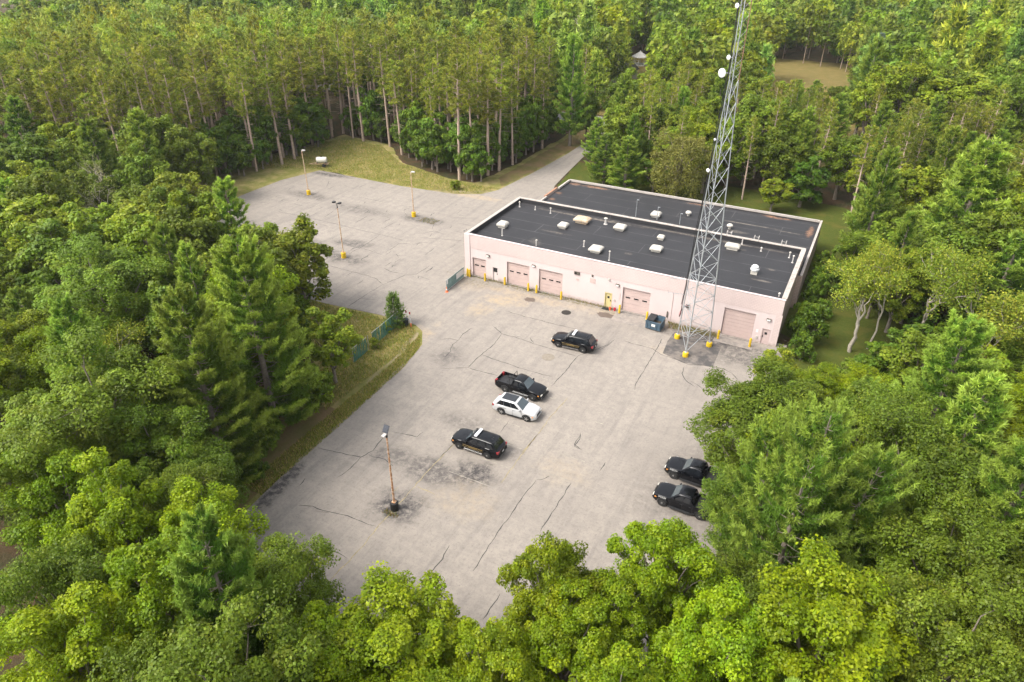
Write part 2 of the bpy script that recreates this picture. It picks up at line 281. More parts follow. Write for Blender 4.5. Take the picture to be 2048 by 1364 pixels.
# ------------------------------------------------------------------ helpers
def tag(o, label=None, cat=None, group=None, kind=None):
    if label: o['label'] = label
    if cat: o['category'] = cat
    if group: o['group'] = group
    if kind: o['kind'] = kind
    return o
def empty(name, loc, rz=0.0, label=None, cat=None, group=None):
    o = bpy.data.objects.new(name, None); col.objects.link(o); o.empty_display_size = 0.3
    o.location = loc; o.rotation_euler = (0, 0, rz); return tag(o, label, cat, group)
class MB:
    def __init__(s): s.v = []; s.f = []
    def poly(s, pts):
        n = len(s.v); s.v += [tuple(p) for p in pts]; s.f.append(list(range(n, n+len(pts))))
    def hexa(s, p):   # 8 corners: bottom 0-3 ccw, top 4-7 ccw
        n = len(s.v); s.v += [tuple(q) for q in p]
        for f in ((3, 2, 1, 0), (4, 5, 6, 7), (0, 1, 5, 4), (1, 2, 6, 5), (2, 3, 7, 6), (3, 0, 4, 7)): s.f.append([n+i for i in f])
    def box(s, x0, x1, y0, y1, z0, z1):
        s.hexa([(x0, y0, z0), (x1, y0, z0), (x1, y1, z0), (x0, y1, z0), (x0, y0, z1), (x1, y0, z1), (x1, y1, z1), (x0, y1, z1)]); return s
    def bar(s, a, b, w, h=None, sides=4):
        return s.tube([a, b], [w/2, (h or w)/2] if False else [w/2, w/2], sides)
    def tube(s, pts, rad, sides=8, cap=True):
        pts = [Vector(p) for p in pts]; n0 = len(s.v); up0 = None
        for i, p in enumerate(pts):
            d = (pts[min(i+1, len(pts)-1)]-pts[max(i-1, 0)]).normalized()
            if up0 is None: up0 = Vector((0, 0, 1)) if abs(d.z) < 0.9 else Vector((1, 0, 0))
            a = d.cross(up0).normalized(); b = d.cross(a).normalized(); up0 = -b if abs(d.dot(b)) < 0.9 else up0
            up0 = a.cross(d)
            for k in range(sides):
                t = 2*math.pi*(k+0.5)/sides; s.v.append(tuple(p+(a*math.cos(t)+b*math.sin(t))*rad[i]))
        for i in range(len(pts)-1):
            for k in range(sides):
                k2 = (k+1) % sides; q = n0+i*sides
                s.f.append([q+k, q+sides+k, q+sides+k2, q+k2])
        if cap:
            s.f.append([n0+k for k in range(sides)]); s.f.append([n0+(len(pts)-1)*sides+k for k in reversed(range(sides))])
        return s
    def lathe(s, prof, sides=16, axis='z', c=(0, 0, 0)):
        n0 = len(s.v)
        for r, z in prof:
            for k in range(sides):
                t = 2*math.pi*k/sides; x, y = r*math.cos(t), r*math.sin(t)
                p = (x, y, z) if axis == 'z' else ((x, z, y) if axis == 'y' else (z, x, y))
                s.v.append((p[0]+c[0], p[1]+c[1], p[2]+c[2]))
        for i in range(len(prof)-1):
            for k in range(sides):
                k2 = (k+1) % sides; q = n0+i*sides; s.f.append([q+k, q+k2, q+sides+k2, q+sides+k])
        s.f.append([n0+k for k in reversed(range(sides))]); s.f.append([n0+(len(prof)-1)*sides+k for k in range(sides)])
        return s
    def mesh(s, name, m, smooth=False, bevel=0.0, ang=35):
        me = bpy.data.meshes.new(name); me.from_pydata(s.v, [], s.f)
        bm = bmesh.new(); bm.from_mesh(me)
        if bevel: bmesh.ops.bevel(bm, geom=list(bm.edges), offset=bevel, segments=2, affect='EDGES', profile=0.6)
        bmesh.ops.recalc_face_normals(bm, faces=bm.faces); bm.to_mesh(me); bm.free()
        me.materials.append(MATS[m])
        if smooth:
            for p in me.polygons: p.use_smooth = True
            me.set_sharp_from_angle(angle=R(ang))
        return me
    def build(s, name, m, parent=None, loc=(0, 0, 0), smooth=False, bevel=0.0, ang=35):
        return add(name, s.mesh(name, m, smooth, bevel, ang), parent, loc)
def add(name, me, parent=None, loc=(0, 0, 0), rz=0.0):
    o = bpy.data.objects.new(name, me); col.objects.link(o); o.location = loc; o.rotation_euler = (0, 0, rz)
    if parent: o.parent = parent
    return o
def copy_tree(o, parent=None):
    c = o.copy(); col.objects.link(c); c.parent = parent
    for ch in o.children: copy_tree(ch, c)
    return c
def sheet(name, pts, z, m, thick=0.0, kind='structure'):
    mb = MB()
    if thick:
        n = len(pts); mb.v = [(x, y, z) for x, y in pts]+[(x, y, z-thick) for x, y in pts]
        mb.f = [list(range(n))]+[[i, i+n, (i+1) % n+n, (i+1) % n] for i in range(n)]
    else: mb.poly([(x, y, z) for x, y in pts])
    o = mb.build(name, m); return tag(o, kind=kind)
def rough_outline(pts, step=1.2, amp=0.35, seed=1):
    r = random.Random(seed); out = []
    for i, a in enumerate(pts):
        b = pts[(i+1) % len(pts)]; L = math.hypot(b[0]-a[0], b[1]-a[1]); n = max(1, int(L/step))
        for k in range(n):
            t = k/n; out.append((a[0]+(b[0]-a[0])*t+r.uniform(-amp, amp), a[1]+(b[1]-a[1])*t+r.uniform(-amp, amp)))
    return out
def np_mesh(name, V, quads=None, tris=None, tint=None, m=None):
    V = np.ascontiguousarray(V, dtype=np.float32); me = bpy.data.meshes.new(name)
    nq = 0 if quads is None else len(quads); nt_ = 0 if tris is None else len(tris)
    idx = np.concatenate([a.ravel() for a in (quads, tris) if a is not None and len(a)]).astype(np.int32)
    st = np.concatenate([np.arange(nq)*4, nq*4+np.arange(nt_)*3]).astype(np.int32)
    me.vertices.add(len(V)); me.vertices.foreach_set('co', V.ravel())
    me.loops.add(len(idx)); me.loops.foreach_set('vertex_index', idx)
    me.polygons.add(nq+nt_); me.polygons.foreach_set('loop_start', st)
    if tint is not None:
        a = me.attributes.new('tint', 'FLOAT_COLOR', 'POINT'); c = np.ones((len(V), 4), np.float32); c[:, :3] = tint
        a.data.foreach_set('color', c.ravel())
    me.update(calc_edges=True); me.validate()
    if m: me.materials.append(MATS[m])
    return me
# ------------------------------------------------------------------ ground, lot, road
sheet('ground', [(-700, -300), (500, -300), (500, 900), (-700, 900)], -0.045, 'forest_floor')
LOT = [(-49.4, 26.6), (-51.8, 18.5), (-52, 10), (-51, -16.5), (-26, -16.4), (-11.4, -16.1), (-3.7, -15.3), (1.8, -15.3), (3.4, -16.2), (5.1, -18.8), (5.6, -21.5), (5.5, -24.5), (6.0, -30), (6.2, -40), (6.9, -48), (7.4, -56), (20, -57), (36, -55),
       (41, -46), (43.2, -38), (43.2, -9), (43, 1), (2, 1), (2, 24), (0.8, 27.5), (-2.5, 34), (-4.6, 40), (-5.4, 46), (-7.2, 62), (-6.5, 86), (-10.8, 86), (-10.8, 60), (-11.6, 45), (-12.8, 33), (-14.5, 29.5), (-19, 27.3), (-30, 26.4)]
lot = sheet('parking_lot', LOT, 0.0, 'asphalt', 0.1)
sheet('street', [(-260, 86), (260, 86), (260, 94), (-260, 94)], -0.002, 'street_asphalt', 0.08)
sheet('grass_verge', rough_outline([(-80, 2), (-52, 8), (-49, 27), (-30, 26.2), (-19, 27.1), (-14.3, 29.2), (-12.7, 33), (-11.2, 46), (-10.6, 62), (-10.6, 85.5), (-17, 85.5), (-17, 50), (-18.5, 34.5), (-24, 34.5), (-38, 38.5), (-48, 48), (-62, 50), (-66, 28)], 1.5, 0.3, 3), -0.03, 'verge_grass')
sheet('grass_verge', rough_outline([(-15, -15.9), (-3, -15), (1.9, -15.1), (3.5, -16), (5.2, -18.8), (5.6, -21.5), (5.5, -24.5), (6.0, -30), (6.2, -40), (6.8, -48), (7.3, -56), (3, -56), (1, -44), (0, -32), (-4, -27), (-16, -24)], 1.2, 0.2, 4), -0.025, 'verge_grass')
sheet('sandy_edge', rough_outline([(3.2, -16.6), (4.6, -18.8), (5.2, -21.5), (5.0, -24.5), (5.6, -30), (5.5, -33), (4.7, -32), (4.1, -26), (3.7, -22), (2.8, -18.5), (2.3, -16.8)], 0.8, 0.3, 9), -0.012, 'sand_verge')
sheet('sandy_edge', rough_outline([(-24, 26.9), (-19, 27.3), (-14.6, 29.5), (-13.2, 32.6), (-14.6, 32), (-17.5, 29.8), (-23, 28.2)], 0.9, 0.35, 12), -0.012, 'sand_verge')
sheet('needle_litter', rough_outline([(-13.3, 35), (-11.9, 45), (-11.1, 60), (-11.0, 84), (-15.6, 84), (-15.6, 60), (-16.2, 40)], 1.0, 0.3, 5), -0.012, 'needle_litter')
sheet('needle_litter', rough_outline([(4.4, -33), (5.2, -33), (5.6, -40), (6.3, -48), (6.7, -56), (3.5, -56), (2.0, -44), (2.2, -34)], 1.0, 0.3, 15), -0.010, 'needle_litter')
sheet('lawn', rough_outline([(43.4, -14), (52, -14), (56, 6), (54, 30), (50, 52), (30, 56), (8, 52), (-6.4, 56), (-5.0, 44), (-2.4, 34.4), (1.0, 27.7), (4, 20), (43.1, 3)], 1.5, 0.3, 6), -0.03, 'lawn_grass')
sheet('lawn', rough_outline([(-45, 95.5), (75, 95.5), (70, 158), (40, 205), (-10, 205), (-45, 180)], 2.0, 0.5, 7), -0.03, 'far_lawn_grass')
sheet('lawn', rough_outline([(-6.2, 76), (70, 76), (70, 85), (-6.2, 85)], 2.0, 0.4, 8), -0.03, 'verge_grass')
# cracks in the asphalt: narrow irregular strips, each a part of the lot
CRACKS = [[(6.8,-38.9),(11.2,-38.1),(11.6,-36.8),(11.3,-34.8)],[(11.2,-38.1),(11.3,-40.2),(11.0,-41.2)],[(11.6,-37.5),(13.3,-37.3),(14.6,-37.7)],[(10.4,-45.4),(11.5,-45.0),(13.2,-44.9),(14.8,-44.5),(16.3,-44.5),(17.6,-44.4)],[(12.2,-45.3),(13.2,-44.9)],[(14.6,-47.9),(16.2,-48.0),(17.7,-48.1)],[(24.0,-43.3),(24.3,-44.7),(24.2,-46.1),(24.4,-48.4)],[(26.9,-33.3),(26.8,-35.6),(26.8,-37.8),(26.8,-40.3),(26.9,-42.9),(27.0,-44.6)],[(27.7,-32.3),(27.5,-32.8),(26.9,-33.2)],[(29.8,-32.2),(29.8,-35.3),(29.8,-38.6)],[(21.9,-34.1),(21.1,-36.4)],[(29.8,-45.5),(29.8,-48.0)],[(27.9,-25.5),(28.0,-27.2),(28.8,-27.6)],[(31.5,-28.2),(31.5,-29.6)],[(8.6,-42.6),(8.8,-43.6)],[(11.5,-33.7),(14.1,-33.2),(14.2,-32.3)],[(6.3,-16.8),(7.3,-16.1),(8.3,-16.0),(8.1,-14.4),(8.3,-12.7)],[(8.3,-16.0),(8.2,-17.1),(8.8,-18.5),(8.9,-19.9)],[(12.2,-12.3),(12.5,-14.8),(12.3,-17.5),(12.3,-20.5)],[(12.3,-20.5),(11.1,-21.3),(9.7,-22.1)],[(10.4,-11.2),(11.3,-11.7),(12.2,-12.3),(13.9,-12.2),(16.5,-12.5),(19.6,-12.6),(22.2,-12.7)],[(13.9,-12.2),(14.5,-11.8)],[(15.5,-11.5),(16.5,-12.3)],[(22.2,-12.7),(23.1,-10.9),(24.1,-9.2),(24.4,-8.2)],[(22.2,-12.7),(22.2,-15.3),(22.1,-18.2),(22.0,-19.5)],[(12.3,-17.5),(15.0,-17.7),(17.7,-17.9),(21.4,-17.8)],[(12.3,-20.5),(14.3,-20.5),(16.0,-20.4)],[(9.9,-7.0),(12.7,-7.2),(15.6,-7.2),(19.8,-7.1)],[(20.8,-26.9),(20.9,-28.8)],[(27.8,-25.3),(28.1,-26.2),(28.1,-27.4),(28.9,-27.6)],[(17.8,-32.3),(17.8,-33.6),(17.6,-34.6)],[(-40.3,5.8),(-34.7,6.0),(-28.5,6.0),(-23.3,5.8),(-18.9,5.8),(-14.7,5.6)],[(-21.5,-0.0),(-17.6,0.1),(-14.2,-0.3)],[(-19.2,5.6),(-18.7,0.9),(-18.9,-2.3)],[(-18.7,-7.0),(-15.4,-7.0),(-11.7,-7.0),(-10.1,-7.3),(-8.6,-8.1)],[(-8.5,-15.3),(-8.5,-13.1),(-8.4,-8.7),(-7.3,-4.4),(-6.1,-3.5),(-6.0,-0.3)],[(-25.7,7.8),(-25.9,11.3)],[(-14.3,1.6),(-14.5,4.3),(-12.4,5.1),(-10.9,6.8)],[(-14.6,8.3),(-12.4,11.0),(-10.4,10.6)],[(-13.0,7.7),(-9.8,8.8),(-6.3,9.8)],[(-13.2,17.1),(-8.8,19.2)],[(-20.3,8.1),(-20.1,11.7)],[(-20.4,-6.4),(-20.7,-4.0)],[(-11.3,-3.9),(-10.0,-4.4),(-8.4,-4.3)],[(-31.9,17.9),(-26.8,18.0)],[(-24.0,18.0),(-20.2,18.6)],[(-31.9,7.5),(-32.4,10.7)],[(-41.7,19.6),(-43.5,22.5)],[(-13.2,11.5),(-14.1,13.6)],[(-8.7,2.6),(-8.8,5.3)],[(-11.5,-3.5),(-11.6,-1.8)],[(-11.5,-9.9),(-11.5,-8.3)],[(-14.4,-8.5),(-14.4,-7.0)],[(-5.2,-3.8),(-3.5,-4.1)],[(33.5,-9.1),(33.7,-10.5),(34.3,-11.6),(35.6,-12.4)],[(29.6,-4.4),(29.7,-7.2),(29.8,-10.0),(29.8,-12.8),(29.9,-15.1),(30.1,-16.0)],[(36.2,-7.6),(37.5,-7.5),(38.5,-7.9),(39.4,-8.9)],[(24.7,-7.2),(24.3,-8.9),(23.9,-10.2)],[(25.8,-7.0),(28.2,-7.1),(29.3,-7.1),(30.5,-7.8),(32.4,-8.1),(33.8,-8.4),(36.2,-7.6)],[(35.0,-11.6),(36.0,-12.1),(36.6,-12.6)]]
SEAMS = [[(17.8,-32.3),(17.7,-36.7),(17.8,-40.8),(17.8,-42.7),(17.8,-44.6),(18.0,-46.9),(17.9,-49.6),(17.9,-50.9)],[(24.4,-20.5),(24.2,-24.1),(24.2,-27.5),(24.1,-30.6)],[(24.2,-27.4),(24.2,-31.9),(24.3,-35.1)],[(16.6,-39.7),(16.5,-40.9)],[(18.0,-38.9),(19.9,-39.0)]]
def strip_mesh(line, w, seed, z, wob=0.06):
    r = random.Random(seed); pts = []
    for i in range(len(line)-1):
        a, b = line[i], line[i+1]; L = math.hypot(b[0]-a[0], b[1]-a[1]); n = max(2, int(L/0.45))
        for k in range(n):
            t = k/n; pts.append((a[0]+(b[0]-a[0])*t, a[1]+(b[1]-a[1])*t))
    pts.append(line[-1]); mb = MB(); L = []
    for i, p in enumerate(pts):
        q = pts[min(i+1, len(pts)-1)]; o = pts[max(i-1, 0)]; dx, dy = q[0]-o[0], q[1]-o[1]; d = math.hypot(dx, dy) or 1
        nx, ny = -dy/d, dx/d; off = r.uniform(-wob, wob); ww = w*r.uniform(0.45, 1.25)*(0.35 if i in (0, len(pts)-1) else 1)
        L.append(((p[0]+nx*(off+ww/2), p[1]+ny*(off+ww/2), z), (p[0]+nx*(off-ww/2), p[1]+ny*(off-ww/2), z)))
    for a, b in zip(L, L[1:]):
        n = len(mb.v); mb.v += [a[0], a[1], b[1], b[0]]; mb.f.append([n, n+1, n+2, n+3])
    return mb
for i, l in enumerate(CRACKS): strip_mesh(l, 0.078, i, 0.004+0.0004*(i % 5)).build('crack', 'crack_tar', lot)
for i, l in enumerate(SEAMS): strip_mesh(l, 0.10, 900+i, 0.003, 0.06).build('crack', 'crack_weed', lot)
rc = random.Random(5)
for i in range(46):      # short hair cracks of the upper lot
    x, y = rc.uniform(-47, -4), rc.uniform(-13, 24); 
    if x > -3 and y > 0: continue
    a = rc.choice((0, math.pi/2, rc.uniform(0, 3))); l = rc.uniform(0.8, 2.6)
    strip_mesh([(x, y), (x+l*math.cos(a)*0.5+rc.uniform(-.2, .2), y+l*math.sin(a)*0.5), (x+l*math.cos(a), y+l*math.sin(a))], 0.06, 300+i, 0.0065).build('crack', 'crack_tar', lot)
for i in range(64):      # worn, broken seams between the stalls
    x = -46.5+(i % 16)*2.75+rc.uniform(-0.4, 0.4); y = (11.0, 14.6, -1.5, -5.0)[i//16]+rc.uniform(-2.2, 2.2); l = rc.uniform(0.5, 2.4)
    if x > -5 or rc.random() < 0.15: continue
    strip_mesh([(x, y), (x+rc.uniform(-.15, .15), y+l*0.5), (x+rc.uniform(-.25, .25), y+l)], rc.uniform(0.05, 0.16), 700+i, 0.0055, 0.16).build('crack', 'crack_tar', lot)
for i in range(9):       # worn stall lines
    y0 = 6+((i*37) % 11)*0.1; strip_mesh([(-46+i*3.1, 8.5), (-46+i*3.1, 13.2)], 0.11, 500+i, 0.0025, 0.01).build('painted_line', 'faded_paint', lot)
for i in range(7): strip_mesh([(24.2+i*0.02, -18.5-i*2.9), (19.4, -18.5-i*2.9)], 0.11, 520+i, 0.0025, 0.01).build('painted_line', 'faded_paint', lot)
for i in range(5): strip_mesh([(26.8+0.0*i, -20-i*3.0), (29.8, -20-i*3.0)], 0.11, 540+i, 0.0025, 0.01).build('painted_line', 'faded_paint', lot)
def disc(r, z0, z1, c, n=20, sq=1.0, jit=0, seed=0):
    rr = random.Random(seed); mb = MB(); k = [1+rr.uniform(-jit, jit) for _ in range(n)]
    pts = [(c[0]+r*k[i]*math.cos(2*math.pi*i/n), c[1]+r*sq*k[i]*math.sin(2*math.pi*i/n)) for i in range(n)]
    mb.v = [(x, y, z1) for x, y in pts]+[(x, y, z0) for x, y in pts]; mb.f = [list(range(n))]+[[i, i+n, (i+1) % n+n, (i+1) % n] for i in range(n)]
    return mb
disc(0.62, 0.001, 0.012, (16.9, -3.8)).build('manhole_cover', 'manhole_iron', lot)
disc(0.75, 0.001, 0.010, (11.3, -2.8), 18, 0.8, 0.2, 3).build('manhole_cover', 'mud', lot)
disc(0.75, 0.001, 0.012, (19.3, -14.4)).build('manhole_cover', 'manhole_patch', lot)
disc(1.25, 0.001, 0.010, (21.5, -2.1), 18, 0.55, 0.25, 7).build('puddle', 'mud', lot)
pad = sheet('tower_pad', [(30.3, -4.6), (30.6, -7.5), (33.2, -8.3), (36.4, -7.7), (36.2, -2.6), (30.4, -2.2)], 0.02, 'stained_concrete', 0.06)
sheet('door_apron', [(22.5, -3.0), (26.9, -3.0), (26.9, -0.05), (22.5, -0.05)], 0.014, 'concrete', 0.04)
sheet('door_apron', [(35.0, -2.0), (39.5, -2.0), (39.5, -0.05), (35.0, -0.05)], 0.014, 'concrete', 0.04)

# ------------------------------------------------------------------ building
BL, BH, BD = 41.83, 6.1, 16.23
bld = empty('garage_building', (0, 0, 0), 0, 'long pink and white flat-roofed garage building with black roofs and overhead doors', 'building')
GD = [(1.05, 3.15, 0.0, 2.75, 2), (6.4, 9.78, 0.0, 3.25, 3), (11.2, 14.6, 0.0, 3.25, 3), (22.85, 26.4, 0.0, 3.3, 3), (35.42, 39.0, 0.0, 3.62, 0)]
PD = [(4.2, 5.0, 0.0, 2.0, 'pale_door'), (20.58, 21.45, 0.0, 2.02, 'yellow_door'), (40.05, 40.92, 0.0, 2.02, 'pink_door')]
holes = [g[:4] for g in GD]+[p[:4] for p in PD]
def front_wall():
    xs = sorted({0.0, BL}|{h[0] for h in holes}|{h[1] for h in holes}); zs = sorted({0.0, 4.1}|{h[3] for h in holes}); mb = MB()
    for a, b in zip(xs, xs[1:]):
        z = 0.0
        for h in holes:
            if h[0] <= a and b <= h[1]: z = h[3]
        mb.poly([(a, 0, z), (b, 0, z), (b, 0, 4.1), (a, 0, 4.1)])
        if z > 0:
            mb.poly([(a, 0, z), (b, 0, z), (b, 0.32, z), (a, 0.32, z)]); mb.poly([(a, 0, 0), (a, 0, z), (a, 0.32, z), (a, 0.32, 0)]); mb.poly([(b, 0, 0), (b, 0, z), (b, 0.32, z), (b, 0.32, 0)])
    return mb
front_wall().build('front_wall', 'painted_wall', bld)
MB().box(0.7, BL-0.05, -0.035, 0.25, 4.1, BH-0.12).build('fascia_band', 'block_band', bld)
MB().box(-0.12, 0.7, -0.10, 0.3, 0, BH-0.06).build('corner_pilaster', 'painted_wall', bld)
MB().box(41.15, BL+0.04, -0.06, 0.25, 0, 4.09).build('corner_pilaster', 'block_band', bld)
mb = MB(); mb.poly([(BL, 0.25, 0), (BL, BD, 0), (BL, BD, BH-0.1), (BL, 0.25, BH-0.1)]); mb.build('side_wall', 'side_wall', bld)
mb = MB(); mb.poly([(0, 0.3, 0), (0, BD, 0), (0, BD, BH-0.1), (0, 0.3, BH-0.1)]); mb.build('side_wall', 'painted_wall', bld)
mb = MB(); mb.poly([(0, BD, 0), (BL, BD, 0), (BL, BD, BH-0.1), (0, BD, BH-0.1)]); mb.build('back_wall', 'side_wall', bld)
RZ = 5.5
mb = MB(); mb.poly([(0.1, 0.2, RZ), (BL-0.1, 0.2, RZ), (BL-0.1, BD-0.1, RZ), (0.1, BD-0.1, RZ)]); roof = mb.build('roof', 'roof_membrane', bld)
mb = MB(); T = 0.34
for a, b, c, d in ((0.02, BL-0.02, 0.255, 0.3+T), (0.02, BL-0.02, BD-T-0.1, BD-0.02), (0.02, 0.02+T, 0.3+T, BD-T-0.1), (BL-T-0.02, BL-0.02, 0.3+T, BD-T-0.1)): mb.box(a, b, c, d, 5.2, BH-0.05)
mb.build('parapet', 'roof_membrane', bld)
def coping(a, b, w, z, m, h=0.09, seg=3.05, gap=0.02, inward=None):
    a, b = Vector(a), Vector(b); L = (b-a).length; d = (b-a)/L; n = max(1, round(L/seg)); nrm = Vector((-d.y, d.x))
    for k in range(n):
        p, q = a+d*(L*k/n+gap/2), a+d*(L*(k+1)/n-gap/2); e = nrm*(w/2); j = rc.uniform(-0.006, 0.006)
        mb = MB(); mb.hexa([(*(p-e), z+j), (*(q-e), z+j), (*(q+e), z+j), (*(p+e), z+j), (*(p-e), z+h+j), (*(q-e), z+h+j), (*(q+e), z+h+j), (*(p+e), z+h+j)])
        mb.build('coping', m if not callable(m) else m(k, n), bld)
coping((0, 0.12), (BL, 0.12), 0.32, BH-0.06, 'painted_wall', 0.05)
coping((0, BD-0.22), (BL, BD-0.22), 0.48, BH-0.04, 'coping_pale')
coping((0.2, 0.32), (0.2, BD-0.48), 0.46, BH-0.04, 'coping_white')
coping((BL-0.24, 0.32), (BL-0.24, BD-0.48), 0.56, BH-0.04, 'coping_pale')
# rear wing, lower, a little wider to the east
H2 = 4.6; X0, X1, Y1 = 1.7, 42.4, 31.9
outl = [(X0, BD), (X0, Y1), (X1, Y1), (X1, 10.9), (BL+0.003, 10.9), (BL+0.003, BD)]
mb = MB()
for (a, b) in ((0, 1), (1, 2), (2, 3), (3, 4)):
    p, q = outl[a], outl[b]; mb.poly([(*p, 0), (*q, 0), (*q, H2-0.05), (*p, H2-0.05)])
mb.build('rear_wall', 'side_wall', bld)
mb = MB(); mb.poly([(x, y, 4.25) for x, y in ((X0+.1, BD), (X0+.1, Y1-.1), (X1-.1, Y1-.1), (X1-.1, 11), (BL+.003, 11), (BL+.003, BD))]); mb.build('rear_roof', 'roof_membrane', bld)
coping((X0+0.1, Y1-0.1), (X1-0.35, Y1-0.1), 0.26, H2-0.25, 'coping_white', 0.3)
coping((X0+0.12, 27.0), (X0+0.12, Y1-0.24), 0.28, H2-0.25, 'coping_white', 0.3)
coping((X0-0.18, 22.4), (X0-0.18, 26.9), 0.3, H2-0.25, 'coping_rust', 0.28, 1.5)
coping((X0+0.12, 16.3), (X0+0.12, 22.3), 0.26, H2-0.25, 'coping_white', 0.26)
coping((X1-0.15, 10.9), (X1-0.15, Y1+0.03), 0.3, H2-0.25, 'coping_pale', 0.3)
# overhead doors: horizontal sections with slim lights
for gi, (x0, x1, z0, z1, nw) in enumerate(GD):
    g = MB().box(x0-0.002, x1+0.002, 0.24, 0.31, z0, z1).build('garage_door', 'garage_frame', bld)
    g['label'] = ('overhead door without windows' if nw == 0 else 'overhead door with small window slots')
    n = 8 if nw == 0 else 6; hh = (z1-0.02)/n
    for k in range(n): MB().box(x0+0.04, x1-0.04, 0.195, 0.238, 0.012+k*hh, 0.012+(k+1)*hh-0.03).build('door_panel', 'garage_panel', g)
    wz = 0.012+hh*(3 if nw == 3 else 3)+hh*0.32
    for k in range(nw):
        cx = x0+(x1-x0)*(k+0.62)/(nw+0.25); MB().box(cx-0.3, cx+0.3, 0.17, 0.193, wz, wz+0.17).build('door_window', 'dark_glass', g)
    MB().box(x0-0.12, x1+0.12, -0.30, -0.005, 0.0, 0.10).build('door_sill', 'concrete', bld)
for x0, x1, z0, z1, m in PD:
    d = MB().box(x0+0.03, x1-0.03, 0.10, 0.15, 0.02, z1-0.03).build('door', m, bld)
    mb = MB(); mb.box(x0-0.05, x0+0.03, -0.02, 0.16, 0, z1+0.05).box(x1-0.03, x1+0.05, -0.02, 0.16, 0, z1+0.05).box(x0+0.03, x1-0.03, -0.02, 0.16, z1-0.03, z1+0.05); mb.build('frame', m, d)
    s = 0.3 if m == 'pale_door' else 0.15
    MB().box((x0+x1)/2-s, (x0+x1)/2+s-0.02, 0.075, 0.098, 1.25, 1.25+s*2).build('pane', 'dark_glass', d)
    hx = x1-0.14 if m != 'pink_door' else x0+0.14
    MB().box(hx-0.04, hx+0.04, 0.05, 0.098, 0.88, 1.1).build('handle', 'black_metal', d)
def wall_lamp(x, z):
    o = MB().box(x-0.24, x+0.24, -0.18, -0.003, z-0.10, z+0.16).build('wall_light', 'lamp_bronze', bld); MB().box(x-0.19, x+0.19, -0.205, -0.182, z-0.08, z+0.08).build('lens', 'lamp_lens', o)
for x, z in ((3.53, 3.5), (10.42, 3.5), (22.1, 3.42), (40.5, 3.3)): wall_lamp(x, z)
v = MB().box(16.2, 16.95, -0.10, -0.003, 3.62, 4.02).build('louvre_vent', 'lamp_bronze', bld); MB().box(16.3, 16.56, -0.12, -0.102, 3.72, 3.92).build('slot', 'dark_glass', v)
MB().box(16.5, 16.85, -0.05, -0.003, 2.82, 3.08).build('utility_box', 'garage_panel', bld)
MB().box(18.58, 18.82, -0.06, -0.003, 3.78, 4.05).build('utility_box', 'lamp_bronze', bld)
MB().box(18.4, 19.1, -0.05, -0.003, 2.95, 3.55).build('hatch', 'garage_panel', bld)
MB().box(20.85, 21.05, -0.2, -0.003, 3.86, 4.04).build('camera_box', 'vent_white', bld)
MB().lathe([(0.0, -0.12), (0.11, -0.12), (0.11, -0.003)], 12, 'y', (21.85, 0, 1.25)).build('meter', 'vent_white', bld)
MB().box(28.7, 28.86, -0.09, -0.003, 0.55, 1.35).build('conduit_box', 'lamp_bronze', bld)
MB().box(29.2, 29.24, -0.05, -0.003, 0.2, 4.05).build('conduit', 'garage_panel', bld)
MB().box(23.0-0.5, 23.0-0.46, -0.04, -0.003, 1.4, 2.4).build('conduit', 'garage_panel', bld)
MB().box(39.35, 39.62, -0.03, -0.003, 1.35, 1.75).build('notice_plate', 'sign_white', bld)
MB().lathe([(0.0, -0.14), (0.13, -0.14), (0.13, -0.003)], 12, 'y', (39.55, 0, 0.75)).build('meter', 'vent_white', bld)
MB().box(30.9, 31.3, -0.16, -0.003, 2.55, 2.95).build('cable_port', 'lamp_bronze', bld)
# roof fittings
def hood(x, y, z, w, l, h, m, rz=0):
    w, l = w*1.18, l*1.18; mb = MB(); a, b = w/2, l/2
    mb.box(-a*0.75, a*0.75, -b*0.75, b*0.75, 0, h*0.42); o = mb.build('exhaust_hood', m, bld, (x, y, z)); o.rotation_euler.z = rz
    mb = MB(); c = 0.30
    mb.hexa([(-a, -b, h*.40), (a, -b, h*.40), (a, b, h*.40), (-a, b, h*.40), (-a, -b, h*.72), (a, -b, h*.72), (a, b, h*.72), (-a, b, h*.72)])
    mb.hexa([(-a, -b, h*.722), (a, -b, h*.722), (a, b, h*.722), (-a, b, h*.722), (-a*(1-c), -b*(1-c), h), (a*(1-c), -b*(1-c), h), (a*(1-c), b*(1-c), h), (-a*(1-c), b*(1-c), h)])
    mb.build('hood_cap', m, o, bevel=0.03, smooth=True)
for x, y, w, l, h, m in ((2.8, 5.6, 1.15, 1.15, 0.8, 'vent_white'), (10.4, 9.4, 1.1, 1.1, 0.7, 'vent_white'), (12.0, 12.5, 1.9, 1.35, 0.8, 'vent_rusty'), (17.7, 12.5, 1.35, 1.25, 0.7, 'vent_white'), (17.5, 3.9, 1.4, 1.35, 0.7, 'vent_white'),
                         (24.4, 7.8, 1.3, 1.1, 0.65, 'vent_white'), (23.8, 11.8, 0.8, 0.7, 0.6, 'vent_white'), (33.1, 13.0, 1.6, 0.75, 0.8, 'vent_white')): hood(x, y, RZ, w, l, h, m)
hood(19.8, 22.8, 4.25, 1.2, 1.2, 0.75, 'vent_white')
def pipe(x, y, z, h, r=0.075, cap=True):
    mb = MB(); mb.lathe([(r*1.9, 0), (r*1.9, 0.03), (r, 0.08), (r, h)], 10); o = mb.build('vent_pipe', 'vent_pipe', bld, (x, y, z), smooth=True)
    if cap: MB().lathe([(r*1.9, h+0.002), (r*1.9, h+0.06), (r*0.8, h+0.14)], 10).build('pipe_cap', 'vent_white', o)
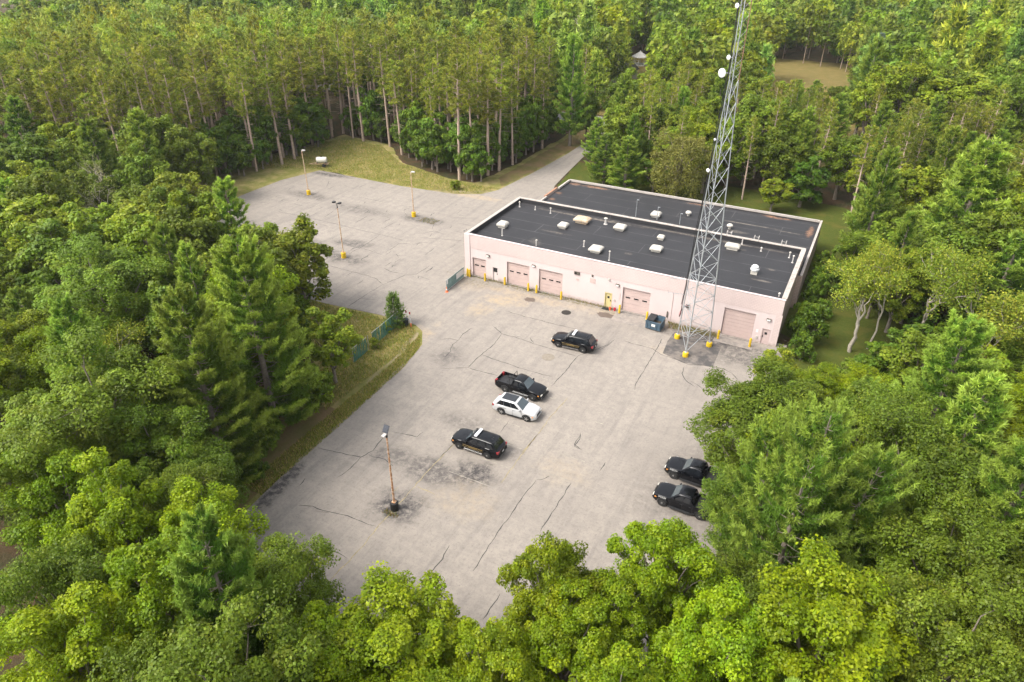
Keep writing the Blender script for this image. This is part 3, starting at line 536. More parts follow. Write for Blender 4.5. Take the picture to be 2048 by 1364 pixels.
for x, y, h, c in ((4.2, 2.8, 1.0, 0), (10.0, 1.5, 0.95, 1), (15.5, 4.6, 0.75, 1), (20.0, 2.1, 1.2, 1), (1.3, 13.8, 0.75, 1), (3.9, 13.8, 0.6, 0), (6.5, 13.6, 0.75, 1), (33.9, 15.3, 0.7, 0), (36.6, 14.1, 0.45, 1), (40.2, 13.7, 0.7, 1), (40.8, 12.3, 0.9, 1), (40.9, 1.2, 0.7, 1)): pipe(x, y, RZ, h, 0.075, c)
pipe(15.2, 13.4, RZ, 0.85, 0.15)
for x, y, h in ((17.1, 21.4, 2.6), (23.8, 21.5, 1.6), (20.3, 21.7, 1.9)):
    mb = MB().tube([(0, 0, 0), (0, 0, h*0.55)], [0.06, 0.06], 8).tube([(0, 0, h*0.55), (0, 0, h)], [0.035, 0.03], 6); o = mb.build('mast', 'galvanised', bld, (x, y, 4.25)); MB().box(-0.05, 0.28, -0.05, 0.05, h+0.001, h+0.09).build('mast_head', 'galvanised', o)
for x, y, z in ((37.1, 6.8, RZ),):
    o = MB().box(-0.38, 0.38, -0.38, 0.38, 0, 0.35).build('roof_fan', 'vent_white', bld, (x, y, z)); MB().lathe([(0.3, 0.352), (0.5, 0.5), (0.52, 0.7), (0.42, 0.78), (0.44, 0.95), (0.3, 1.12), (0.1, 1.2)], 16).build('fan_cowl', 'dish_white', o, smooth=True)
for x, y in ((24.0, 25.5), (30.7, 23.2)):
    o = MB().lathe([(0.2, 0), (0.2, 0.3)], 12).build('turbine_vent', 'vent_white', bld, (x, y, 4.25)); MB().lathe([(0.2, 0.302), (0.42, 0.38), (0.45, 0.55), (0.3, 0.72), (0.08, 0.78)], 14).build('vent_cap', 'vent_white', o, smooth=True)
for x in (31.9, 35.5, 39.0):     # ladder hoops over the rear parapet
    mb = MB(); 
    for s in (-0.28, 0.28): mb.tube([(x+s, BD-0.5, BH+0.02), (x+s, BD-0.5, BH+0.55), (x+s, BD+0.25, BH+0.55), (x+s, BD+0.25, 4.3)], [0.025]*4, 6)
    mb.tube([(x-0.28, BD+0.25, BH+0.3), (x+0.28, BD+0.25, BH+0.3)], [0.02]*2, 6); mb.build('roof_ladder', 'vent_pipe', bld)

# ------------------------------------------------------------------ bollards
bo = empty('bollard', (0.94, -0.73, 0), 0, 'yellow steel bollard beside an overhead door of the garage building', 'bollard', 'bollards guarding the overhead doors')
MB().lathe([(0.135, 0), (0.135, 1.08), (0.11, 1.16), (0.05, 1.2)], 12).build('post', 'yellow_paint', bo, smooth=True); MB().lathe([(0.17, 0.0), (0.17, 0.03), (0.115, 0.05)], 12).build('foot_ring', 'concrete', bo)
for x, y in ((3.46, -0.84), (6.39, -0.6), (10.02, -0.75), (11.25, -0.77), (14.9, -0.92), (22.9, -0.84), (26.52, -0.9), (35.44, -1.3), (39.14, -1.4)):
    c = copy_tree(bo); c.location = (x, y, 0)
c = copy_tree(bo); c.location = (0.55, -0.62, 0)

# ------------------------------------------------------------------ radio tower
tw = empty('radio_tower', (33.03, -4.6, 0), 0, 'tall three-legged steel lattice radio tower on yellow footings', 'tower')
TC = Vector((33.03, -4.6, 0)); FEET = [Vector((31.1, -3.42, 0)), Vector((34.92, -3.45, 0)), Vector((33.07, -6.95, 0))]
def leg_at(i, z):
    t = min(z, 29.5)/29.5; k = 1.0-t*0.77; k = k if z <= 29.5 else 0.23
    p = FEET[i]-TC; return Vector((p.x*k, p.y*k, z))
LV = [0.62, 2.4]+[2.4+2.1*k for k in range(1, 14)]
z = LV[-1]
while z < 52: z += 0.62; LV.append(z)
for i in range(3):
    MB().tube([leg_at(i, 0.6)]+[leg_at(i, q) for q in (10, 20, 29.5)], [0.075, 0.07, 0.06, 0.05], 8).build('leg', 'galvanised', tw, smooth=True)
    MB().tube([leg_at(i, 29.502), leg_at(i, 53)], [0.045, 0.045], 8).build('leg', 'tower_rust' if i == 1 else 'galvanised', tw, smooth=True)
    f = leg_at(i, 0.0); MB().lathe([(0.33, -0.02), (0.33, 0.48), (0.30, 0.54), (0.1, 0.6)], 16).build('footing', 'yellow_paint', tw, (f.x, f.y, 0), smooth=True)
    MB().lathe([(0.17, 0.561), (0.17, 0.62), (0.09, 0.66)], 10).build('base_flange', 'galvanised', tw, (f.x, f.y, 0))
nb = 0
for n, (a, b) in enumerate(zip(LV, LV[1:])):
    if a > 46: break
    th = 0.055 if a < 16 else (0.04 if a < 29.6 else 0.028)
    for i in range(3):
        j = (i+1) % 3
        if a < 29.0:
            MB().tube([leg_at(i, a), leg_at(j, b)], [th/2]*2, 4).build('brace', 'galvanised', tw)
            MB().tube([leg_at(j, a+0.03), leg_at(i, b+0.03)], [th/2]*2, 4).build('brace', 'galvanised', tw)
            if a < 7.5: MB().tube([leg_at(i, b+0.06), leg_at(j, b+0.06)], [th/2]*2, 4).build('brace', 'galvanised', tw)
        else:
            (MB().tube([leg_at(i, a), leg_at(j, b)], [th/2]*2, 4) if n % 2 else MB().tube([leg_at(j, a), leg_at(i, b)], [th/2]*2, 4)).build('brace', 'tower_rust' if i == 0 and a > 31 else 'galvanised', tw)
cb = []
for q in np.linspace(50, 3.4, 40):
    p = leg_at(0, q); cb.append((p.x-0.16+0.04*math.sin(q*2.1), p.y-0.05, q))
MB().tube(cb, [0.045]*len(cb), 6).build('feeder_cable', 'black_cable', tw, smooth=True)
cb2 = [(p[0]-0.12+0.05*math.sin(p[2]*1.3), p[1]+0.1, p[2]) for p in cb[::2]]; MB().tube(cb2, [0.03]*len(cb2), 6).build('feeder_cable', 'black_cable', tw, smooth=True)
for k, off in enumerate((0, 0.14)):
    p = cb[-1]; MB().tube([p, (-2.05, 1.2, 2.9+off), (-2.35, 3.0, 2.6+off), (-2.2, 4.15, 2.75+off*0.8), (-1.93, 4.43, 2.78+off*0.8)], [0.045, 0.045, 0.04, 0.04, 0.03], 6).build('wall_cable', 'red_cable' if k else 'black_cable', tw, smooth=True)
def dish(i, z, r, out, side):
    p = leg_at(i, z); d = Vector((-0.45, -0.9, 0)).normalized(); e = Vector((d.y, -d.x, 0)); c = p+e*side+d*out
    mb = MB(); prof = [(0.02, 0.0), (r*0.5, 0.06*r), (r*0.85, 0.2*r), (r, 0.34*r), (r, 0.5*r), (r*0.9, 0.56*r), (0.02, 0.62*r)]
    mb.lathe(prof, 18); o = mb.build('dish_antenna', 'dish_white', tw, c, smooth=True); o.rotation_euler = d.to_track_quat('Z', 'Y').to_euler()
    MB().tube([p, c+d*0.02], [0.04, 0.04], 6).build('dish_bracket', 'galvanised', tw)
dish(0, 30.2, 0.42, 0.35, 0.55); dish(0, 31.6, 0.22, 0.2, 0.25); dish(0, 36.0, 0.22, 0.2, 0.2); dish(0, 20.7, 0.2, 0.2, 0.15); dish(0, 23.9, 0.12, 0.2, 0.1)
for z in (7.9, 6.0):
    p = leg_at(0, z); mb = MB().tube([p, p+Vector((-2.0, -0.5, 0))], [0.03]*2, 6)
    for k in range(6): q = p+Vector((-0.5-0.28*k, -0.12-0.07*k, 0)); mb.tube([q+Vector((0, 0, -0.32)), q+Vector((0, 0, 0.32))], [0.014]*2, 4)
    mb.build('yagi_antenna', 'galvanised', tw)

# ------------------------------------------------------------------ dumpster, buckets
dm = empty('dumpster', (28.0, -2.35, 0), R(-4), 'open blue steel dumpster with black lids beside the tower', 'dumpster')
mb = MB(); a, b, h = 0.95, 0.8, 1.15; t = 0.06
def trap(x0, x1, y0, y1, z0, z1, k=0.1):
    return [(x0, y0+k, z0), (x1, y0+k, z0), (x1, y1, z0), (x0, y1, z0), (x0, y0, z1), (x1, y0, z1), (x1, y1, z1), (x0, y1, z1)]
mb.box(-a, a, -b+0.12, b, 0.12, 0.18); mb.hexa(trap(-a, a, -b, -b+t, 0.18, h, 0.1)); mb.box(-a, a, b-t, b, 0.18, h+0.25)
for s in (-1, 1):
    x0, x1 = sorted((s*a, s*(a-t))); mb.hexa([(x0, -b+0.16, .18), (x1, -b+0.16, .18), (x1, b-t, .18), (x0, b-t, .18), (x0, -b+t, h), (x1, -b+t, h), (x1, b-t, h+0.25), (x0, b-t, h+0.25)])
mb.build('body', 'dumpster_blue', dm)
for k in range(5): MB().box(-a+0.16+k*0.4, -a+0.24+k*0.4, -b-0.03, -b+0.02, 0.35, h-0.12).build('rib', 'dumpster_blue', dm)
MB().box(-a-0.05, a+0.05, -b-0.05, -b+0.02, h+0.001, h+0.09).build('rim', 'dumpster_blue', dm)
MB().box(-a+0.1, a-0.1, -b+0.2, b-0.1, 0.19, 0.72).build('rubbish', 'rubbish', dm)
for s in (-1, 1):
    mb = MB(); x0 = 0.03 if s > 0 else -a; mb.hexa([(x0, b+0.02, 0.5), (x0+0.9, b+0.02, 0.5), (x0+0.9, b+0.06, 0.5), (x0, b+0.06, 0.5), (x0, b+0.03, 1.42), (x0+0.9, b+0.03, 1.42), (x0+0.9, b+0.07, 1.42), (x0, b+0.07, 1.42)]); mb.build('lid', 'dumpster_dark', dm)
mb = MB(); mb.hexa([(-a+0.05, -b+0.25, h+0.06), (-0.05, -b+0.25, h+0.06), (-0.05, b, h+0.27), (-a+0.05, b, h+0.27), (-a+0.05, -b+0.25, h+0.09), (-0.05, -b+0.25, h+0.09), (-0.05, b, h+0.30), (-a+0.05, b, h+0.30)]); mb.build('lid', 'dumpster_dark', dm)
MB().box(-0.16, 0.3, -b-0.045, -b-0.032, 0.62, 0.94).build('label_plate', 'sign_white', dm)
for s in (-1, 1): MB().tube([(s*(a+0.08), -0.35, 0.62), (s*(a+0.08), 0.35, 0.62)], [0.07, 0.07], 6).build('fork_pocket', 'dumpster_blue', dm)
def bucket(x, y, m, lab):
    o = empty('bucket', (x, y, 0), 0, lab, 'bucket'); MB().lathe([(0.13, 0), (0.16, 0.36), (0.17, 0.38), (0.15, 0.38), (0.12, 0.05)], 12).build('pail', m, o, smooth=True)
    MB().tube([(0.16, 0, 0.33), (0.13, 0, 0.45), (0, 0, 0.5), (-0.13, 0, 0.45), (-0.16, 0, 0.33)], [0.01]*5, 5).build('handle', 'galvanised', o)
bucket(22.15, -0.45, 'red_plastic', 'red plastic bucket at the foot of the pink wall by the bollard'); bucket(21.55, -0.55, 'orange_plastic', 'small orange bucket on the mat by the yellow door')
o = empty('door_mat', (21.0, -0.5, 0), 0, 'dark rubber mat in front of the yellow door', 'mat'); MB().box(-0.5, 0.5, -0.35, 0.3, 0.016, 0.045).build('mat', 'rubber', o)
for k in range(4): MB().box(-0.45, 0.45, -0.28+k*0.15, -0.22+k*0.15, 0.046, 0.056).build('tread', 'bin_black', o)

# ------------------------------------------------------------------ lamp posts
def lamp(x, y, h, base, head, pole, lab, tilt=(0, 0), grp=None):
    o = empty('lamp_post', (x, y, 0), 0, lab, 'lamp post', grp); o.rotation_euler = (tilt[0], tilt[1], 0)
    MB().lathe([(0.36, -0.03), (0.36, 0.78), (0.31, 0.84), (0.05, 0.86)], 14).build('base', base, o, smooth=True)
    MB().box(-0.17, 0.17, -0.17, 0.17, 0.845, 0.90).build('base_plate', 'rusty_pole', o)
    MB().tube([(0, 0, 0.89), (0, 0, h*0.5), (0, 0, h)], [0.09, 0.08, 0.06], 8).build('pole', pole, o, smooth=True)
    if head == 'solar':
        MB().tube([(0, 0, h+0.001), (0, 0, h+0.55)], [0.085, 0.085], 8).build('collar', 'black_metal', o)
        mb = MB(); mb.hexa([(-0.26, -0.14, h+.56), (0.26, -0.14, h+.56), (0.26, 0.2, h+1.08), (-0.26, 0.2, h+1.08), (-0.26, -0.18, h+.58), (0.26, -0.18, h+.58), (0.26, 0.16, h+1.1), (-0.26, 0.16, h+1.1)]); mb.build('solar_panel', 'solar_cell', o)
        MB().box(-0.13, 0.13, -0.5, -0.09, h+0.36, h+0.46).build('lamp_head', 'vent_pipe', o)
    elif head == 'twin':
        MB().tube([(0, 0, h+0.001), (0, 0, h+0.7)], [0.07, 0.05], 6).build('collar', 'black_metal', o)
        MB().tube([(-0.5, 0.1, h+0.7), (0.5, -0.1, h+0.7)], [0.04]*2, 6).build('arm', 'black_metal', o)
        for s in (-1, 1): MB().box(s*0.5-0.18, s*0.5+0.18, -0.22, 0.22, h+0.74, h+0.92).build('lamp_head', 'black_metal', o)
    else:
        MB().tube([(0, 0, h+0.001), (0.35, -0.1, h+0.16)], [0.05, 0.04], 6).build('arm', 'vent_pipe', o)
        MB().box(0.2, 0.8, -0.25, 0.1, h+0.14, h+0.28).build('lamp_head', 'vent_pipe', o)
lamp(17.86, -42.03, 7.75, 'black_metal', 'solar', 'rusty_pole', 'rusty lamp post with a solar panel and black base in the lower lot')
lamp(-41.66, 14.79, 7.9, 'yellow_paint', 'arm', 'pale_rusty_pole', 'leaning lamp post with a yellow base near the water tank trailer', (R(1.0), 0))
lamp(-18.89, 14.69, 7.5, 'yellow_paint', 'arm', 'pale_rusty_pole', 'lamp post with a yellow base and weeds heaped beside it')
lamp(-18.64, -3.77, 7.6, 'yellow_paint', 'twin', 'pale_rusty_pole', 'lamp post with twin black floodlights and a yellow base')
lamp(-41.6, -3.8, 7.6, 'yellow_paint', 'arm', 'pale_rusty_pole', 'lamp post with a yellow base half hidden by trees at the lot edge')

# ------------------------------------------------------------------ fences, gate, cone, bin, tank trailer
def fence(name, a, b, h, m, lab, slat=0.09, gap=0.022, gaps=(), posts=3.0, lean=0.0):
    a, b = Vector((*a, 0)), Vector((*b, 0)); L = (b-a).length; rz = math.atan2(b.y-a.y, b.x-a.x)
    o = empty(name, a, rz, lab, 'fence'); n = int(L/(slat+gap)); me = None; rr = random.Random(int(L*10))
    for k in range(n):
        x = k*(slat+gap)
        if any(g0 < x < g1 for g0, g1 in gaps): continue
        if me is None: me = MB().box(0, slat, -0.01, 0.01, 0.06, h-0.06).mesh('slat', m)
        s = add('slat', me, o, (x, 0, 0)); s.rotation_euler = (rr.gauss(0, lean), rr.gauss(0, lean*0.6), 0)
    for k in range(int(L/posts)+1):
        x = min(k*posts, L); MB().tube([(x, 0.05, 0), (x, 0.05, h+0.05)], [0.035]*2, 8).build('post', 'fence_metal', o)
    segs = []; x0 = 0
    for g0, g1 in list(gaps)+[(L, L)]:
        if g0 > x0+0.3: segs.append((x0, g0))
        x0 = g1
    for x0, x1 in segs:
        for z in (h, 0.08): MB().tube([(x0, 0.03, z), (x1, 0.03, z)], [0.025]*2, 6).build('rail', 'fence_metal', o)
    return o
fence('chain_fence', (0.55, -25.6), (-0.05, -15.9), 1.85, 'fence_slat', 'green slatted chain fence with bent slats and gaps along the grass island', gaps=((2.6, 3.7),), lean=0.07)
gt = fence('gate', (0.35, -5.75), (0.2, -1.0), 1.55, 'fence_slat_grey', 'grey-green slatted sliding gate standing open at the building corner', slat=0.085, posts=2.4)
gt['category'] = 'gate'
MB().box(2.55, 4.7, -0.06, -0.035, 0.55, 1.35).build('sign_panel', 'sign_white', gt); MB().box(-0.02, 0.3, -0.06, -0.035, 0.95, 1.5).build('notice', 'sign_white', gt)
MB().tube([(-0.2, -0.1, 0.12), (4.7, -0.1, 0.12)], [0.045]*2, 6).build('bottom_track', 'fence_metal', gt)
co = empty('traffic_cone', (0.52, -6.05, 0), R(10), 'orange traffic cone with a white collar at the end of the gate', 'cone')
MB().box(-0.2, 0.2, -0.2, 0.2, 0, 0.04).build('base', 'orange_plastic', co); MB().lathe([(0.14, 0.041), (0.10, 0.3)], 12).build('lower_cone', 'orange_plastic', co); MB().lathe([(0.10, 0.301), (0.075, 0.5)], 12).build('collar', 'sign_white', co); MB().lathe([(0.075, 0.501), (0.03, 0.78)], 12).build('tip', 'orange_plastic', co)
bn = empty('trash_can', (0.85, -15.95, 0), 0, 'black round trash can at the tip of the grass island', 'trash can')
MB().lathe([(0.3, 0), (0.36, 0.8), (0.38, 0.82)], 14).build('barrel', 'bin_black', bn, smooth=True); MB().lathe([(0.39, 0.822), (0.38, 0.88), (0.2, 0.96), (0.03, 1.0)], 14).build('lid', 'bin_black', bn, smooth=True)
def post(x, y, h, lab):
    o = empty('marker_post', (x, y, 0), 0, lab, 'post'); MB().tube([(0, 0, 0), (0, 0, h)], [0.03]*2, 6).build('shaft', 'fence_metal', o); MB().box(-0.1, 0.1, -0.03, -0.01, h-0.28, h+0.02).build('reflector', 'red_plastic', o)
    MB().tube([(0, 0, 0.5), (0, 0, 0.9)], [0.045]*2, 6).build('band', 'sign_white', o)
post(1.25, -15.55, 1.75, 'thin marker post with a red reflector just behind the black trash can'); post(0.55, -15.35, 1.7, 'thin marker post with a red reflector by the sapling')
for x, y, rz in ((1.55, -15.9, 0),):
    o = empty('marker_post', (x, y, 0), 0, 'short orange and white post right of the trash can', 'post'); MB().lathe([(0.09, 0), (0.07, 0.5)], 8).build('lower_half', 'orange_plastic', o); MB().lathe([(0.07, 0.501), (0.05, 0.95)], 8).build('upper_half', 'sign_white', o)
tk = empty('tank_trailer', (-50.6, 28.9, 0), R(28), 'small trailer carrying a cream water tank parked on the grass', 'trailer')
MB().lathe([(0.1, -1.05), (0.5, -1.0), (0.58, -0.85), (0.58, 0.85), (0.5, 1.0), (0.1, 1.05)], 18, 'x', (0, 0, 1.32)).build('tank', 'tank_white', tk, smooth=True)
MB().lathe([(0.16, 1.88), (0.16, 1.97)], 12).build('filler_cap', 'black_metal', tk)
mb = MB()
for s in (-0.5, 0.5): mb.box(-1.4, 1.4, s-0.05, s+0.05, 0.58, 0.68)
for x in (-1.2, 0, 1.2): mb.box(x-0.04, x+0.04, -0.45, 0.45, 0.60, 0.66)
mb.tube([(-1.4, 0.5, 0.62), (-2.6, 0, 0.5)], [0.05]*2, 6).tube([(-1.4, -0.5, 0.62), (-2.6, 0, 0.5)], [0.05]*2, 6); mb.build('chassis', 'pale_rusty_pole', tk)
mb = MB(); mb.box(-0.9, -0.8, -0.5, 0.5, 0.68, 0.95).box(0.8, 0.9, -0.5, 0.5, 0.68, 0.95); mb.build('tank_cradle', 'black_metal', tk)
for s in (-0.8, 0.8):
    w = MB().lathe([(0.2, -0.1), (0.34, -0.1), (0.37, -0.05), (0.37, 0.05), (0.34, 0.1), (0.2, 0.1)], 16, 'y', (0.5, s, 0.37)).build('wheel', 'rubber', tk, smooth=True); MB().lathe([(0.19, -0.06), (0.19, 0.06)], 12, 'y', (0.5, s, 0.37)).build('rim', 'vent_white', w)
# ------------------------------------------------------------------ vehicles
def lerp_tab(tab, x):
    if x <= tab[0][0]: return tab[0][1]
    for (a, p), (b, q) in zip(tab, tab[1:]):
        if x <= b:
            t = (x-a)/(b-a); t = t*t*(3-2*t) if False else t; return p+(q-p)*t
    return tab[-1][1]
def text_mesh(s, size, m):
    cu = bpy.data.curves.new('lettering', 'FONT'); cu.body = s; cu.size = size; cu.extrude = 0.002; cu.align_x = 'CENTER'; cu.align_y = 'CENTER'
    ob = bpy.data.objects.new('lettering', cu); col.objects.link(ob); dg = bpy.context.evaluated_depsgraph_get()
    me = bpy.data.meshes.new_from_object(ob.evaluated_get(dg)); bpy.data.objects.remove(ob); me.materials.clear(); me.materials.append(MATS[m]); return me
def vehicle(name, loc, rz, label, cat, S, group=None):
    o = empty(name, loc, rz, label, cat, group); wb = S['wb']; fa, ra = wb/2, -wb/2; xf, xr = fa+S['fo'], ra-S['ro']; W = S['w']/2; rw = S['wheel']; paint = S['paint']
    zb0 = S.get('clear', 0.26); top = [(x*1.0, z) for x, z in S['top']]
    def hw(x): return W*lerp_tab([(xr, 0.88), (xr+0.25, 0.965), (xr+0.8, 1.0), (fa+0.1, 1.0), (xf-0.35, 0.955), (xf-0.1, 0.86), (xf, 0.74)], x)
    def zb(x):
        z = zb0+0.10*max(0, (x-(xf-0.35))/0.35)+0.12*max(0, (xr+0.4-x)/0.4)
        for ax in (fa, ra):
            d = abs(x-ax); ro = rw+0.075
            if d < ro: z = max(z, rw+math.sqrt(ro*ro-d*d)-0.02)
        return z
    xs = sorted(set(list(np.linspace(xr, xf, 50))+[ax+s*k*(rw+0.075) for ax in (fa, ra) for s in (-1, 1) for k in (0.25, 0.6, 0.85, 0.97, 1.0)]))
    mb = MB(); rings = []
    for x in xs:
        zt = lerp_tab(top, x); h = hw(x); b = min(zb(x), zt-0.12); d = zt-b
        half = [(0, b+0.0), (h*0.80, b), (h*0.955, b+0.03*d), (h*0.995, b+0.3*d), (h, b+0.55*d), (h*0.985, b+0.8*d), (h*0.94, b+0.95*d), (h*0.86, zt), (h*0.5, zt+0.028), (0, zt+0.038)]
        rings.append([(x, y, z) for y, z in half]+[(x, -y, z) for y, z in half[-2:0:-1]])
    n = len(rings[0])
    for r in rings: mb.v += r
    for i in range(len(rings)-1):
        for k in range(n): mb.f.append([i*n+k, i*n+(k+1) % n, (i+1)*n+(k+1) % n, (i+1)*n+k])
    mb.f.append(list(range(n))); mb.f.append([(len(rings)-1)*n+k for k in reversed(range(n))])
    body = mb.build('body', paint, o, smooth=True, ang=40)
    # cabin
    xA, xB, xC, xD = S['cab']; zbelt, zr = S['belt'], S['h']; wbt, wr = W*0.93, W*0.74
    C = {(0, 0): lambda s: Vector((xA, s*wbt, zbelt)), (1, 0): lambda s: Vector((xD, s*wbt, zbelt)), (0, 1): lambda s: Vector((xB, s*wr, zr)), (1, 1): lambda s: Vector((xC, s*wr, zr))}
    H = zr-zbelt; prof = [(xD, 0.0), (xD+(xC-xD)*0.45, 0.45), (xD+(xC-xD)*0.86, 0.86), (xD+(xC-xD)*0.97+0.03, 0.95), (xC+0.16, 0.992), (xC+(xB-xC)*0.35, 1.0+0.02), (xC+(xB-xC)*0.7, 1.0+0.018), (xB-0.18, 0.995), (xB+(xA-xB)*0.02, 0.955), (xB+(xA-xB)*0.12, 0.88), (xB+(xA-xB)*0.55, 0.45), (xA, 0.0)]
    mb = MB(); rings = []
    for x, v in prof:
        ye = wbt+(wr-wbt)*min(v, 0.9); rings.append([(x, wbt, zbelt-0.02), (x, wbt+(wr-wbt)*v*0.45, zbelt+H*v*0.45), (x, wbt+(wr-wbt)*v*0.86, zbelt+H*v*0.86), (x, ye*0.93 if v > 0.86 else ye*0.985, zbelt+H*v*0.965), (x, ye*0.6, zbelt+H*v+0.012*v), (x, 0, zbelt+H*v+0.022*v)])
    rings = [r_+[(x, -y, z) for x, y, z in r_[-2::-1]] for r_ in rings]; n = len(rings[0])
    for r_ in rings: mb.v += r_
    for i in range(len(rings)-1):
        for k in range(n-1): mb.f.append([i*n+k, i*n+k+1, (i+1)*n+k+1, (i+1)*n+k])
    mb.build('cabin', paint, o, smooth=True, ang=50)
    if S.get('roofglass'): MB().box(xC+0.25, xB-0.15, -wr*0.76, wr*0.76, zr+0.012, zr+0.042).build('glass_roof', 'glass_tint', o)
    else:
        for s in (-1, 1): MB().tube([(xC+0.15, s*wr*0.88, zr+0.05), (xB-0.2, s*wr*0.88, zr+0.045)], [0.018]*2, 5).build('roof_rail', 'car_trim' if paint == 'car_black' else 'chrome', o)
    def side(u, v, s):
        p = C[0, 0](s).lerp(C[1, 0](s), u).lerp(C[0, 1](s).lerp(C[1, 1](s), u), v); return p+Vector((0, s*0.014, 0.006))
    def wpoly(nm, q, m, par): mb = MB(); mb.poly(q); return mb.build(nm, m, par)
    for s in (-1, 1):
        for u0, u1, t0, t1 in S['win']: wpoly('side_window', [side(u0, 0.10, s), side(u1, 0.10, s), side(t1, 0.84, s), side(t0, 0.84, s)], 'glass_tint', o)
    def endpane(nm, a, b, off, m, v0=0.07, v1=0.90):
        def pt(y, v): return Vector((a+(b-a)*v+off, y*(wbt+(wr-wbt)*v)*0.90, zbelt+(zr-zbelt)*v+0.012))
        wpoly(nm, [pt(-1, v0), pt(1, v0), pt(0.97, v1), pt(-0.97, v1)], m, o)
    endpane('windshield', xA, xB, 0.014, 'glass_clear'); endpane('rear_window', xD, xC, -0.014, 'glass_tint', 0.12, 0.86)
    # wheels
    for ax in (fa, ra):
        for s in (-1, 1):
            t = 0.12; w = MB().lathe([(rw*0.6, -t), (rw*0.93, -t), (rw, -t*0.6), (rw, t*0.6), (rw*0.93, t), (rw*0.6, t)], 22, 'y').build('wheel', 'rubber', o, (ax, s*(W-0.115), rw), smooth=True)
            MB().lathe([(0.02, -0.122), (rw*0.5, -0.124), (rw*0.66, -0.132), (rw*0.66, 0.132), (rw*0.5, 0.124), (0.02, 0.122)], 16, 'y').build('rim', 'rim_dark', w, smooth=True)
            MB().lathe([(0.04, -0.15), (0.095, -0.14), (0.095, 0.14), (0.04, 0.15)], 10, 'y').build('hub_cap', 'rim_silver', w)
            for k in range(5):
                an = 2*math.pi*k/5; MB().tube([(0.06*math.cos(an), s*0.128, 0.06*math.sin(an)), (rw*0.62*math.cos(an), s*0.13, rw*0.62*math.sin(an))], [0.034, 0.028], 4).build('spoke', S['spoke'], w)
            # arch lip
            pts = [(ax+(rw+0.095)*math.cos(q), s*(hw(ax+(rw+0.095)*math.cos(q))+0.008), rw-0.02+(rw+0.085)*math.sin(q)) for q in np.linspace(0.12, math.pi-0.12, 11)]
            MB().tube(pts, [0.028]*11, 5).build('arch_lip', S['trim'], o)
    for s in (-1, 1):
        MB().box(ra+rw+0.12, fa-rw-0.12, *sorted((s*(W*0.88), s*(W+0.01))), zb0-0.04, zb0+0.06).build('side_sill', 'car_trim' if not S.get('chrome_sill') else 'chrome', o)
        m = MB(); x = xA+S.get('mir', -0.32); m.hexa([(x-0.07, s*(W-0.06), zbelt+0.02), (x+0.1, s*(W-0.06), zbelt+0.02), (x+0.1, s*(W+0.19), zbelt+0.05), (x-0.07, s*(W+0.19), zbelt+0.05), (x-0.05, s*(W-0.06), zbelt+0.19), (x+0.07, s*(W-0.06), zbelt+0.19), (x+0.07, s*(W+0.18), zbelt+0.21), (x-0.05, s*(W+0.18), zbelt+0.21)]); m.build('mirror', paint, o, bevel=0.02, smooth=True)
        zh = lerp_tab(top, xf-0.12)-0.17; m = MB(); y0, y1 = sorted((s*W*0.46, s*W*0.80)); m.hexa([(xf-0.32, y0, zh-0.07), (xf-0.005 if s < 0 else xf+0.015, y0, zh-0.07), (xf+0.015 if s < 0 else xf-0.005, y1, zh-0.07), (xf-0.32, y1, zh-0.07), (xf-0.36, y0, zh+0.09), (xf-0.02, y0, zh+0.09), (xf-0.02, y1, zh+0.09), (xf-0.36, y1, zh+0.09)])
        m.build('headlight', 'headlight', o); y0, y1 = sorted((s*hw(xf-0.3)*0.97, s*(hw(xf-0.3)+0.012))); MB().box(xf-0.42, xf-0.22, y0, y1, zh-0.06, zh+0.06).build('side_marker', 'amber', o)
        zt_ = S.get('tail_z', 0.95); y0, y1 = sorted((s*W*0.62, s*(hw(xr+0.12)+0.012))); MB().box(xr-0.012, xr+0.2, y0, y1, zt_-S.get('tail_h', 0.11), zt_+S.get('tail_h', 0.11)).build('tail_light', 'tail_red', o)
        for x in S['handles']: y0, y1 = sorted((s*(W-0.005), s*(W+0.03))); MB().box(x-0.1, x+0.1, y0, y1, zbelt-0.17, zbelt-0.13).build('door_handle', S.get('handle', 'car_trim'), o)
        for x in S['seams']: y0, y1 = sorted((s*(W-0.01), s*(W+0.004))); MB().box(x-0.008, x+0.008, y0, y1, zb0+0.1, zbelt-0.1).build('door_seam', 'car_trim', o)
    zg = lerp_tab(top, xf-0.1)-0.19; MB().box(xf-0.03, xf+0.025, -W*0.44, W*0.44, zg-0.14, zg+0.12).build('grille', 'car_trim', o); MB().box(xf-0.02, xf+0.045, -W*0.72, W*0.72, zb0+0.12, zb0+0.30).build('front_bumper', S['bumper'], o, bevel=0.02)
    MB().box(xr-0.05, xr+0.05, -W*0.84, W*0.84, zb0+0.16, zb0+0.34).build('rear_bumper', S['bumper'], o, bevel=0.02)
    MB().box(xr-0.062, xr-0.052, -0.16, 0.16, zb0+0.40, zb0+0.56).build('licence_plate', 'sign_white', o)
    return o, dict(xf=xf, xr=xr, W=W, xA=xA, xB=xB, xC=xC, xD=xD, zr=zr, fa=fa, ra=ra, hw=hw)
